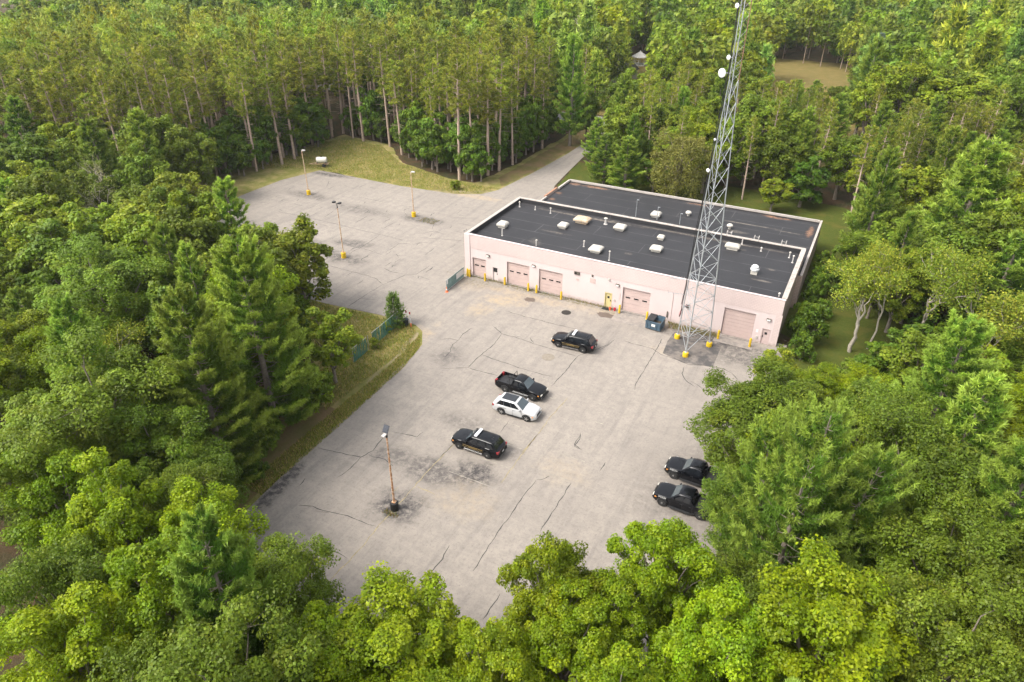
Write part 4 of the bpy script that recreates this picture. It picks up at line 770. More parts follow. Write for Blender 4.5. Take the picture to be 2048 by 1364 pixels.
SUV = dict(wb=3.03, fo=0.92, ro=1.14, w=1.93, wheel=0.385, paint='car_black', h=1.78, belt=1.16, cab=(0.93, 0.28, -1.98, -2.42), clear=0.27, rim='rim_dark', spoke='rim_dark', trim='car_black', bumper='car_black', chrome_sill=True,
    top=[(-2.7, 1.0), (-2.62, 1.12), (-2.3, 1.19), (0.75, 1.17), (1.0, 1.16), (1.6, 1.10), (2.15, 1.02), (2.36, 0.93), (2.44, 0.74)], win=[(0.13, 0.38, 0.16, 0.37), (0.405, 0.68, 0.395, 0.68), (0.71, 0.92, 0.71, 0.90)], handles=(0.05, -1.0), seams=(0.95, -0.15, -1.2), tail_z=0.98)
def sheriff(loc, rz, label, text_side=True):
    o, d = vehicle('police_suv', loc, rz, label, 'police car', SUV, 'marked police vehicles in the lot'); W, zr = d['W'], d['zr']
    x = d['xB']-0.42; lb = MB().box(x-0.15, x+0.15, -0.62, 0.62, zr+0.07, zr+0.18).build('light_bar', 'light_bar', o, bevel=0.025, smooth=True)
    for s in (-1, 1): MB().box(x-0.05, x+0.05, s*0.5-0.06, s*0.5+0.06, zr-0.02, zr+0.068).build('foot', 'car_trim', lb)
    for y in (-0.12, 0.12): MB().lathe([(0.05, zr-0.01), (0.05, zr+0.03), (0.015, zr+0.06)], 8, 'z', (d['xC']+0.35, y, 0)).build('roof_antenna', 'car_trim', o)
    mb = MB().box(d['xC']-0.12, d['xC']+0.12, -d['W']*0.68, d['W']*0.68, zr-0.03, zr+0.012); mb.build('spoiler', 'car_black', o, bevel=0.01)
    for s in (-1, 1):
        y0, y1 = sorted((s*(W-0.004), s*(W+0.006))); MB().box(d['ra']+0.46, d['fa']-0.46, y0, y1, 0.78, 0.815).build('gold_stripe', 'gold_decal', o); MB().box(d['ra']+0.46, d['fa']-0.46, y0, y1, 0.60, 0.62).build('gold_stripe', 'gold_decal', o)
        t = add('lettering', SHERIFF, o, (0.0, s*(W+0.008), 0.70)); t.rotation_euler = (R(90), 0, R(180) if s > 0 else 0)
    return o
SHERIFF = text_mesh('SHERIFF', 0.27, 'gold_decal'); SHERIFF_W = text_mesh('SHERIFF', 0.2, 'sign_white')
sheriff((20.86, -10.92, 0), R(-177), 'black police SUV with a white light bar parked toward the garage building')
sheriff((20.1, -31.9, 0), R(-179.7), 'black police SUV with a white light bar parked near the solar lamp post')
WSUV = dict(SUV, wb=2.77, fo=0.92, ro=1.02, w=1.89, wheel=0.37, paint='car_white', h=1.69, belt=1.08, cab=(0.95, 0.12, -1.75, -2.18), clear=0.25, rim='rim_silver', spoke='rim_silver', trim='car_trim', bumper='car_white', roofglass=True, chrome_sill=False, handle='chrome',
    top=[(-2.45, 0.95), (-2.36, 1.05), (-2.1, 1.10), (0.8, 1.09), (1.0, 1.08), (1.6, 1.01), (2.1, 0.92), (2.25, 0.83), (2.32, 0.66)], win=[(0.10, 0.385, 0.14, 0.375), (0.392, 0.672, 0.382, 0.672), (0.68, 0.93, 0.68, 0.89)], handles=(0.0, -0.95), seams=(0.92, -0.12, -1.1), tail_z=0.9)
vehicle('parked_suv', (20.95, -25.32, 0), R(1.9), 'white SUV with a dark glass roof beside the black pickup truck', 'car', WSUV)
PICK = dict(SUV, wb=3.25, fo=0.92, ro=1.22, w=1.92, wheel=0.41, h=1.80, belt=1.16, cab=(1.02, 0.34, -0.72, -0.93), clear=0.34, rim='rim_dark', trim='car_trim', bumper='car_trim', chrome_sill=False,
    top=[(-2.85, 0.80), (-1.05, 0.80), (-0.98, 1.17), (0.85, 1.17), (1.1, 1.17), (1.7, 1.12), (2.25, 1.05), (2.46, 0.96), (2.54, 0.76)], win=[(0.16, 0.50, 0.22, 0.48), (0.54, 0.88, 0.53, 0.86)], handles=(0.05, -0.75), seams=(0.95, -0.05, -0.92), tail_z=1.02, tail_h=0.2)
def pickup(loc, rz, label, marked=False, grp=None):
    o, d = vehicle('pickup_truck', loc, rz, label, 'pickup truck', PICK, grp); W, xr = d['W'], d['xr']
    for s in (-1, 1):
        y0, y1 = sorted((s*(W-0.075), s*(W+0.004))); MB().box(xr+0.07, -0.99, y0, y1, 0.74, 1.20).build('bed_side', 'car_black', o, bevel=0.012)
        y0, y1 = sorted((s*(W-0.42), s*(W-0.077))); MB().box(d['ra']-0.45, d['ra']+0.45, y0, y1, 0.80, 1.02).build('wheel_well', 'car_trim', o)
        MB().box(-0.75, 1.05, *sorted((s*(W+0.012), s*(W+0.14))), 0.32, 0.37).build('side_step', 'car_trim' if marked else 'chrome', o)
    MB().box(xr-0.006, xr+0.068, -W+0.08, W-0.08, 0.70, 1.19).build('tailgate', 'car_black', o, bevel=0.01)
    MB().box(xr+0.07, -0.99, -W+0.08, W-0.08, 0.842, 0.862).build('bed_floor', 'car_trim', o)
    if not marked:
        mb = MB().tube([(-1.12, -W+0.1, 1.2), (-1.12, -W+0.16, 1.86), (-1.12, W-0.16, 1.86), (-1.12, W-0.1, 1.2)], [0.035]*4, 6); mb.tube([(-1.5, -0.7, 1.2), (-1.15, -0.55, 1.82)], [0.03]*2, 6).tube([(-1.5, 0.7, 1.2), (-1.15, 0.55, 1.82)], [0.03]*2, 6); mb.build('sports_bar', 'car_trim', o)
        MB().box(d['xf']-0.02, d['xf']+0.12, -W*0.85, W*0.85, 0.42, 0.6).build('bull_bar', 'car_trim', o, bevel=0.03)
    else:
        for s in (-1, 1):
            t = add('lettering', SHERIFF_W, o, (d['fa']+0.05, s*(d['hw'](d['fa'])+0.006), 0.98)); t.rotation_euler = (R(90), 0, R(180) if s > 0 else 0)
    return o
pickup((19.8, -21.86, 0), R(-1.5), 'black pickup truck with an empty open bed parked next to the white SUV')
pickup((39.35, -30.35, 0), R(178), 'black marked pickup truck under the oak, the one farther from the building', True, 'marked police vehicles in the lot')
pickup((39.25, -26.6, 0), R(178), 'black marked pickup truck under the oak, the one nearer the building', True, 'marked police vehicles in the lot')
sheriff((42.0, -22.4, 0), R(-178), 'black police SUV almost hidden under the overhanging oak branches')
# ------------------------------------------------------------------ trees: prototypes
def unit(a): return a/np.maximum(np.linalg.norm(a, axis=-1, keepdims=True), 1e-9)
def leaf_quads(c, nrm, size, asp, r):
    n = len(c); t = unit(np.cross(nrm, unit(r.normal(size=(n, 3))))); b = np.cross(nrm, t)
    L = (size*0.5)[:, None]; Wd = (size*asp*0.5)[:, None]
    fold = nrm*(size*0.10)[:, None]
    V = np.stack([c-t*L, c+b*Wd+fold, c+t*L, c-b*Wd+fold], 1).reshape(-1, 3)
    return V, np.arange(n*4).reshape(-1, 4)
def blades(p, d, L, w, r):
    n = len(p); s = unit(np.cross(d, unit(r.normal(size=(n, 3))*0.45+np.array([0, 0, 1.0]))))*(w*0.5)[:, None]
    V = np.stack([p+s, p-s, p+d*L[:, None]], 1).reshape(-1, 3); return V, np.arange(n*3).reshape(-1, 3)
class Tubes:
    def __init__(s): s.V = []; s.Q = []; s.n = 0
    def add(s, pts, rad, sides=6):
        pts = np.asarray(pts, float); k = len(pts); d = unit(np.gradient(pts, axis=0)); ref = np.where(np.abs(d[:, 2:3]) > 0.9, np.array([[1., 0, 0]]), np.array([[0., 0, 1]]))
        a = unit(np.cross(d, ref)); b = np.cross(d, a); t = np.arange(sides)*2*math.pi/sides; rad = np.asarray(rad, float)
        V = pts[:, None]+(a[:, None]*np.cos(t)[None, :, None]+b[:, None]*np.sin(t)[None, :, None])*rad[:, None, None]
        i = np.arange(k-1)[:, None]*sides; j = np.arange(sides)[None]; j2 = (j+1) % sides
        s.Q.append((np.stack([i+j, i+j2, i+sides+j2, i+sides+j], -1).reshape(-1, 4))+s.n); s.V.append(V.reshape(-1, 3)); s.n += k*sides
    def mesh(s, name, m):
        me = np_mesh(name, np.concatenate(s.V), quads=np.concatenate(s.Q), m=m)
        me.polygons.foreach_set('use_smooth', np.ones(len(me.polygons), bool)); return me
def curve(a, b, n, sag, r, wob=0.06):
    a, b = np.asarray(a, float), np.asarray(b, float); t = np.linspace(0, 1, n)[:, None]; L = np.linalg.norm(b-a)
    p = a+(b-a)*t; p[:, 2] += sag*L*np.sin(t[:, 0]*math.pi); p[1:-1] += r.normal(size=(n-2, 3))*wob*L*0.3; return p

def broadleaf(seed, h, R_, nleaf, leaf, base, tip, asp=0.62, nl=20, crown0=0.26, flat=0.8, bark='bark_grey', leafm='maple_leaf', droop=0.0, tipshare=0.25, gap=1.0):
    r = np.random.default_rng(seed); tb = Tubes(); ht = h*0.78
    tr = np.array([[0, 0, -0.1], [0.05, 0, h*0.15], [r.normal(0, .12), r.normal(0, .12), h*0.4], [r.normal(0, .25), r.normal(0, .25), ht]]); r0 = 0.017*h+0.03
    tb.add(tr, [r0*1.35, r0, r0*0.75, r0*0.2], 8)
    zc = h*(crown0+1)/2; hz = h*(1-crown0)/2; k = np.arange(nl)+0.5; ph = np.arccos(1-2*k/nl); th = math.pi*(1+5**0.5)*k+r.uniform(0, 6)
    d = np.stack([np.cos(th)*np.sin(ph), np.sin(th)*np.sin(ph), np.cos(ph)], 1); rr = r.uniform(0.50, 0.88, nl)
    prof = np.where(d[:, 2] > 0, 1.0, 0.92)
    C = np.stack([d[:, 0]*R_*rr*prof, d[:, 1]*R_*rr*prof, zc+d[:, 2]*hz*rr*1.02], 1)+r.normal(0, 0.05*R_, (nl, 3))
    C = np.concatenate([C, np.array([[0, 0, zc], [R_*.2, 0, zc-hz*.3], [-R_*.15, R_*.1, zc+hz*.35]])]); LR = np.concatenate([r.uniform(0.24, 0.44, nl)*R_, np.full(3, 0.36*R_)])*gap
    P = []; NR = []; TI = []
    for c, lr in zip(C, LR):
        t = np.clip((c[2]-h*0.12)/(ht*1.25), 0.22, 0.92)*0.85; st = np.array([np.interp(t*ht, tr[:, 2], tr[:, 0]), np.interp(t*ht, tr[:, 2], tr[:, 1]), t*ht*0.86])
        tb.add(curve(st, c, 6, 0.08, r), np.linspace(r0*0.45, 0.02, 6), 5)
        ns = 11; sd = unit(r.normal(size=(ns, 3))+unit(c-np.array([0, 0, zc-hz*.5]))*0.7+np.array([0, 0, 0.35])); S = c+sd*lr*r.uniform(0.45, 0.95, (ns, 1))*np.array([1, 1, flat]); sr = lr*r.uniform(0.32, 0.52, ns)
        for q in S[:4]: tb.add(curve(c, q, 3, 0.0, r), [0.03, 0.02, 0.008], 4)
        m = max(4, int(nleaf/((nl+3)*ns))); 
        for q, s_ in zip(S, sr):
            e = unit(r.normal(size=(m, 3))); rad = s_*r.uniform(0.25, 1.0, (m, 1))**0.5; p = q+e*rad*np.array([1, 1, 0.8])
            if droop: p[:, 2] -= droop*r.uniform(0, 1, m)**2*lr
            n_ = unit(e*0.75+np.array([0, 0, 0.85])+r.normal(size=(m, 3))*0.5); v = r.normal(0, 0.14)
            tc = r.uniform(0.45, 1.0) if r.uniform() < tipshare*1.3 else r.uniform(0, 0.3); k_ = np.clip(tc+r.normal(0, 0.22, (m, 1)), 0, 1.1); bc = np.array(base)+(np.array(tip)-np.array(base))*k_
            P.append(p); NR.append(n_); TI.append(bc*(1+v+r.normal(0, 0.11, (m, 1))).clip(0.45, 1.7))
    P = np.concatenate(P); NR = np.concatenate(NR); TI = np.concatenate(TI); V, Q = leaf_quads(P, NR, leaf*r.uniform(0.5, 1.5, len(P)), asp, r)
    return dict(trunk=tb.mesh('trunk', bark), crown=np_mesh('crown', V, quads=Q, tint=np.repeat(TI, 4, 0), m=leafm), h=h, r=R_)

def white_pine(seed, h, R_, dens=1.0, blade=0.36, bw=0.055, base=(0.10, 0.158, 0.029), tip=(0.205, 0.258, 0.054), leafm='white_pine_needle', upsweep=0.5, start=0.14, bark='bark_grey', per=6, coneish=0.75, lat_w=0.30, gapz=(0.028, 0.05), nbr=(4, 7)):
    r = np.random.default_rng(seed); tb = Tubes(); r0 = 0.016*h+0.03
    tp = np.array([[0, 0, -0.1], [r.normal(0, .1), r.normal(0, .1), h*0.5], [0, 0, h*0.98]]); tb.add(tp, [r0*1.2, r0*0.7, 0.03], 8)
    PV = []; DV = []; LV_ = []; TI = []; z = start*h
    while z < h*0.985:
        t = (z/h-start)/(1-start); env = R_*(1-t)**coneish*(0.70+0.3*min(1, t*4)); nb = r.integers(*nbr)
        a0 = r.uniform(0, 6.28)
        for k in range(nb):
            L = env*r.uniform(0.55, 1.15)+0.35; az = a0+k*6.283/nb+r.normal(0, 0.25); dirh = np.array([math.cos(az), math.sin(az), 0]); lift = (upsweep*(0.25+0.9*t))*r.uniform(0.6, 1.3)
            s = np.linspace(0, 1, 7); pts = np.stack([dirh[0]*L*s, dirh[1]*L*s, z+L*(0.06*s+lift*s**2.2)-0.10*(1-t)*L*np.sin(s*math.pi)], 1); tb.add(pts[:6], np.linspace(0.018*h*0.10+0.01, 0.006, 6), 4)
            nt = max(5, int(26*dens*(0.35+L/3.0)*1.2)); s0 = r.uniform(0.22, 1.0, nt)**0.8; pc = np.stack([np.interp(s0, s, pts[:, i]) for i in range(3)], 1)
            lat = np.array([-dirh[1], dirh[0], 0]); wdt = L*lat_w*np.sin(np.clip(s0*1.15, 0, 1)*math.pi*0.62+0.35); off = r.uniform(-1, 1, nt)*wdt; pc += lat*off[:, None]; pc[:, 2] += r.normal(0, 0.09, nt)+0.05+np.abs(off)*0.10; pc[:, :2] -= dirh[:2]*np.abs(off)[:, None]*0.35*-1
            td = unit(dirh*0.75+lat*(off/np.maximum(L*0.3, 0.1))[:, None]*0.75+np.array([0, 0, 0.42+0.5*t])+r.normal(0, 0.18, (nt, 3)))
            tone = np.where((s0 > 0.72)[:, None], np.array(tip), np.array(base))*(1+r.normal(0, 0.12)+r.normal(0, 0.13, (nt, 1))).clip(0.5, 1.6)
            PV.append(np.repeat(pc, per, 0)); D = unit(np.repeat(td, per, 0)*0.9+r.normal(0, 0.55, (nt*per, 3))); DV.append(D); LV_.append(blade*r.uniform(0.7, 1.25, nt*per)); TI.append(np.repeat(tone, per, 0))
        z += h*r.uniform(*gapz)
    P = np.concatenate(PV); D = np.concatenate(DV); L = np.concatenate(LV_); TI = np.concatenate(TI); V, T = blades(P-D*0.05, D, L, np.full(len(P), bw)*r.uniform(0.7, 1.4, len(P)), r)
    return dict(trunk=tb.mesh('trunk', bark), crown=np_mesh('crown', V, tris=T, tint=np.repeat(TI, 3, 0), m=leafm), h=h, r=R_)

def red_pine(seed, h, R_, crown0=0.56, nclump=150, base=(0.135, 0.172, 0.032), tip=(0.21, 0.228, 0.045), dead=26, per=26, blade=0.38, bw=0.085):
    r = np.random.default_rng(seed); tb = Tubes(); r0 = 0.0105*h+0.02; lean = r.normal(0, 0.012, 2)*h
    tb.add([[0, 0, -0.1], [lean[0]*.3, lean[1]*.3, h*0.35], [lean[0]*.7, lean[1]*.7, h*0.7], [lean[0], lean[1], h*0.97]], [r0*1.15, r0*0.9, r0*0.6, 0.03], 7)
    ax = lambda z: np.array([lean[0]*z/h, lean[1]*z/h, z])
    for i in range(dead):
        z = h*r.uniform(0.25, crown0+0.12); az = r.uniform(0, 6.28); L = r.uniform(0.5, 2.4)*(0.5+z/h); e = ax(z)+np.array([math.cos(az)*L, math.sin(az)*L, L*r.uniform(-0.15, 0.25)]); tb.add(curve(ax(z), e, 4, 0.03, r), [0.035, 0.028, 0.02, 0.008], 4)
    PV = []; DV = []; TI = []
    nb = 30
    for i in range(nb):
        t = (i+r.uniform(0, 1))/nb; z = h*(crown0+(0.97-crown0)*t); az = i*2.4+r.normal(0, .3); env = R_*math.sin(min(1, 0.30+t*0.9)*math.pi*0.5+0.0)*(1.05-t**2.2*0.75); L = env*r.uniform(0.6, 1.1)
        e = ax(z)+np.array([math.cos(az)*L, math.sin(az)*L, L*(0.05+0.55*t)]); cv = curve(ax(z), e, 5, -0.04, r); tb.add(cv, np.linspace(0.05, 0.015, 5), 4)
        m = max(3, int(nclump/nb*r.uniform(0.7, 1.3))); s = r.uniform(0.40, 1.05, m); c = np.stack([np.interp(s, np.linspace(0, 1, 5), cv[:, j]) for j in range(3)], 1)+r.normal(0, 0.30, (m, 3))*np.array([1, 1, 0.55])+np.array([0, 0, 0.15])
        v = np.where(r.uniform(size=(m, 1)) < 0.45, np.array(tip), np.array(base))*(1+r.normal(0, 0.1)+r.normal(0, 0.12, (m, 1))).clip(0.5, 1.5)
        PV.append(np.repeat(c, per, 0)); DV.append(unit(r.normal(size=(m*per, 3))+np.array([0, 0, 0.55]))); TI.append(np.repeat(v, per, 0))
    P = np.concatenate(PV); D = np.concatenate(DV); TI = np.concatenate(TI); n = len(P)
    V, T = blades(P+D*0.04, D, blade*r.uniform(0.6, 1.3, n), np.full(n, bw), r)
    return dict(trunk=tb.mesh('trunk', 'bark_red'), crown=np_mesh('crown', V, tris=T, tint=np.repeat(TI, 3, 0), m='red_pine_needle'), h=h, r=R_)

def thin_tree(seed, h, R_, nleaf, leaf=0.22, base=(0.11, 0.155, 0.026), tip=(0.18, 0.2, 0.036), leaves_at=0.55, bark='bark_pale', leafm='thin_leaf', depth=4):
    r = np.random.default_rng(seed); tb = Tubes(); tips = []
    def grow(p, d, L, rad, lev):
        d = d/np.linalg.norm(d); e = p+d*L; tb.add(curve(p, e, 5, 0.02, r, 0.10), np.linspace(rad, rad*0.62, 5), 6 if lev < 2 else 4)
        if lev >= depth: tips.append(e); return
        if lev >= depth-1: tips.append((p+e)/2)
        for k in range(int(r.integers(2, 4)) + (lev == 0)):
            nd = d+r.normal(0, 0.42+0.06*lev, 3); nd[2] += 0.10; grow(p+d*L*r.uniform(0.72, 1.0), nd, L*r.uniform(0.55, 0.85), rad*r.uniform(0.45, 0.62), lev+1)
    grow(np.array([0, 0, -0.1]), np.array([r.normal(0, .1), r.normal(0, .1), 1.0]), h*0.36, 0.017*h, 0)
    tips = np.array(tips); s = h/max(tips[:, 2].max(), 1); sr = R_/np.percentile(np.linalg.norm(tips[:, :2], axis=1), 92); sc = np.array([sr, sr, s]); tb.V = [v*sc for v in tb.V]; tips = tips*sc
    tips = tips[tips[:, 2] > h*0.2]; m = max(2, nleaf//max(1, len(tips)))
    c = np.repeat(tips, m, 0)+r.normal(0, 0.075*h*0.55, (len(tips)*m, 3))*np.array([1, 1, 0.8]); keep = r.uniform(size=len(c)) < leaves_at+0.45*(c[:, 2]/h); c = c[keep]; n = len(c)
    V, Q = leaf_quads(c, unit(r.normal(size=(n, 3))+np.array([0, 0, 0.6])), leaf*r.uniform(0.6, 1.3, n), 0.55, r); ti = np.where(r.uniform(size=(n, 1)) < 0.4, np.array(tip), np.array(base))*(1+r.normal(0, 0.2, (n, 1))).clip(0.4, 1.6)
    return dict(trunk=tb.mesh('trunk', bark), crown=np_mesh('crown', V, quads=Q, tint=np.repeat(ti, 4, 0), m=leafm), h=h, r=R_)

MAPLE = ((0.10, 0.15, 0.015), (0.17, 0.208, 0.022)); OAK = ((0.078, 0.120, 0.018), (0.13, 0.162, 0.026)); DARK = ((0.062, 0.112, 0.018), (0.108, 0.155, 0.024)); OLIVE = ((0.118, 0.132, 0.034), (0.17, 0.172, 0.046)); LIGHT = ((0.12, 0.168, 0.024), (0.185, 0.21, 0.03))
PROTO = {}
PROTO['maple_near'] = [broadleaf(10+i, 14, 4.2, 62000, 0.178, *MAPLE, nl=27, tipshare=0.32, leafm='maple_leaf') for i in range(3)]
PROTO['oak_near'] = [broadleaf(30+i, 14, 4.8, 62000, 0.178, *OAK, nl=27, flat=0.65, tipshare=0.2, leafm='oak_leaf', crown0=0.18) for i in range(2)]
PROTO['maple'] = [broadleaf(50+i, 13, 4.2, 15000, 0.36, *LIGHT, nl=18, tipshare=0.3, leafm='maple_leaf', crown0=0.2) for i in range(3)]
PROTO['oak'] = [broadleaf(70+i, 13, 4.6, 15000, 0.36, *OAK, nl=18, tipshare=0.2, leafm='oak_leaf', crown0=0.16) for i in range(3)]
PROTO['dark'] = [broadleaf(80+i, 9, 3.2, 9000, 0.36, *DARK, nl=15, tipshare=0.25, leafm='oak_leaf', crown0=0.08) for i in range(3)]
PROTO['willow'] = [broadleaf(90, 14, 6.2, 20000, 0.34, *OLIVE, nl=22, tipshare=0.4, leafm='willow_leaf', crown0=0.05, droop=1.2, asp=0.4)]
PROTO['shrub'] = [broadleaf(95+i, 3.2, 2.2, 5000, 0.24, *DARK, nl=12, tipshare=0.3, leafm='shrub_leaf', crown0=0.0, bark='bark_dark') for i in range(2)]
PROTO['light_shrub'] = [broadleaf(98, 3.2, 1.6, 5000, 0.2, *LIGHT, nl=12, tipshare=0.3, leafm='shrub_leaf', crown0=0.0, bark='bark_dark')]
PROTO['purple'] = [broadleaf(99, 12, 5.5, 6000, 0.5, (0.035, 0.022, 0.024), (0.05, 0.035, 0.03), nl=16, leafm='purple_leaf', crown0=0.05, bark='bark_dark')]
PROTO['wpine_near'] = [white_pine(110+i, 19, 5.0, 3.4, 0.38, 0.09, per=8, lat_w=0.24, gapz=(0.034, 0.052), upsweep=0.7, start=0.05, coneish=0.62) for i in range(2)]
def clump_of(parts):
    out = {}
    for q in ('trunk', 'crown'):
        Vs = []; Fs = []; Ts = []; n = 0; k = None
        for p, dx, dy, lean, az in parts:
            me = p[q]; V = np.zeros(len(me.vertices)*3, np.float32); me.vertices.foreach_get('co', V); V = V.reshape(-1, 3); F = np.zeros(len(me.loops), np.int32); me.loops.foreach_get('vertex_index', F); k = len(me.polygons[0].vertices)
            V = V.copy(); V[:, 0] += dx*np.clip(V[:, 2]/4, 0, 1)+lean*math.cos(az)*V[:, 2]; V[:, 1] += dy*np.clip(V[:, 2]/4, 0, 1)+lean*math.sin(az)*V[:, 2]; Vs.append(V); Fs.append(F.reshape(-1, k)+n); n += len(V)
            if q == 'crown': c = np.zeros(len(me.vertices)*4, np.float32); me.attributes['tint'].data.foreach_get('color', c); Ts.append(c.reshape(-1, 4)[:, :3])
        F = np.concatenate(Fs); m = parts[0][0][q].materials[0].name
        out[q] = np_mesh(q, np.concatenate(Vs), quads=F if k == 4 else None, tris=F if k == 3 else None, tint=np.concatenate(Ts) if Ts else None, m=m)
        for p, *_ in parts: bpy.data.meshes.remove(p[q])
    return out
_l = [white_pine(300+i, h_, r_, 2.0, 0.38, 0.085, per=8, upsweep=0.95, start=0.16, coneish=0.5, lat_w=0.2, gapz=(0.05, 0.08), nbr=(4, 6)) for i, (h_, r_) in enumerate(((17.5, 4.6), (16, 3.9), (14.5, 3.8), (13.5, 3.6), (15.2, 3.8)))]
PROTO['wpine_wide'] = [dict(clump_of([(_l[0], 0, 0, 0.0, 0), (_l[1], 1.9, 0.8, 0.10, 0.4), (_l[2], -1.6, 1.5, 0.12, 2.4), (_l[3], 0.2, -2.1, 0.13, 4.7), (_l[4], -1.4, -1.4, 0.08, 3.9)]), h=18, r=7.0)]
PROTO['wpine'] = [white_pine(120+i, 16, 4.2, 1.5, 0.5, 0.14, per=6, lat_w=0.22, gapz=(0.034, 0.056), upsweep=0.6) for i in range(3)]
PROTO['spruce'] = [white_pine(130, 14, 3.2, 0.9, 0.5, 0.13, base=(0.075, 0.105, 0.085), tip=(0.115, 0.15, 0.125), leafm='spruce_needle', upsweep=0.05, per=5, coneish=1.0, start=0.04)]
PROTO['rpine'] = [red_pine(140+i, 21, 2.7, crown0=0.50+0.03*(i % 3), nclump=270, bw=0.11) for i in range(5)]
PROTO['thin'] = [thin_tree(160+i, 12, 4.2, 7000, 0.26) for i in range(3)]
PROTO['bare'] = [thin_tree(170, 15, 4.5, 900, 0.25, (0.15, 0.16, 0.06), (0.2, 0.2, 0.08), 0.4)]
PROTO['sapling'] = [white_pine(180, 4.2, 1.3, 0.9, 0.22, 0.06, base=(0.07, 0.115, 0.03), tip=(0.10, 0.15, 0.035), leafm='shrub_leaf', upsweep=0.6, per=6, start=0.05)]
NAMES = {'maple_near': 'maple_tree', 'maple': 'maple_tree', 'oak_near': 'oak_tree', 'oak': 'oak_tree', 'dark': 'young_oak_tree', 'willow': 'willow_tree', 'shrub': 'shrub', 'light_shrub': 'shrub', 'purple': 'plum_tree', 'wpine_near': 'white_pine_tree', 'wpine_wide': 'white_pine_tree', 'wpine': 'white_pine_tree', 'spruce': 'spruce_tree', 'rpine': 'red_pine_tree', 'thin': 'ash_tree', 'bare': 'bare_tree', 'sapling': 'sapling'}
for k, L in PROTO.items():
    for i, p in enumerate(L):
        for q in ('trunk', 'crown'): p[q].name = f'{k}_{q}_{i}'
CAMP = np.array(CAM)
PLACED = []     # x, y, r
def tree(kind, x, y, h, r=None, label=None, group=None, rot=None, var=None):
    L = PROTO[kind]; p = L[int(rng.integers(len(L))) if var is None else var % len(L)]; r = r or p['r']*h/p['h']
    o = empty(NAMES[kind], (x, y, -0.045), rng.uniform(0, 6.283) if rot is None else rot, label, 'shrub' if 'shrub' in kind else 'tree', group)
    o.scale = (r/p['r'], r/p['r'], h/p['h'])
    add('trunk' if 'shrub' not in kind else 'stem', p['trunk'], o); add('crown', p['crown'], o); PLACED.append((x, y, r, h)); return o
# ------------------------------------------------------------------ trees: placing
G1 = 'mixed forest west of the lots'; G2 = 'red pines of the plantation'; G3 = 'trees behind the building'; G4 = 'trees east of the building'; G5 = 'trees on the near edge of the lower lot'
def SIZE(h, a, b): return 'short' if h < a else ('tall' if h > b else 'mid-sized')
def where(z, x, y):
    if z == 'W': return 'along the south edge of the upper lot' if (y > -28 and x > -52) else 'west of the lower lot verge' if x > -14 else 'below the red pine plantation' if x < -52 else 'deep in the mixed forest west of the lots'
    if z == 'E': return 'behind the wide white pine by the marked trucks' if y < -12 else 'beyond the sparse trees east of the lawn' if y < 12 else 'east of the hedge beside the rear wing'
    if z == 'B': return 'between the driveway and the rear roof' if x < 12 else 'behind the rear roof and the tower' if x < 35 else 'past the far end of the rear roof'
    if z == 'F': return 'across the street beyond the plantation' if x < -15 else 'around the far lawn across the street' if x < 45 else 'across the street beyond the east thicket'
    return 'on the near lot edge toward the solar lamp post' if x < 24 else 'on the near lot edge by the marked trucks' if x > 40 else 'at the middle of the near lot edge'
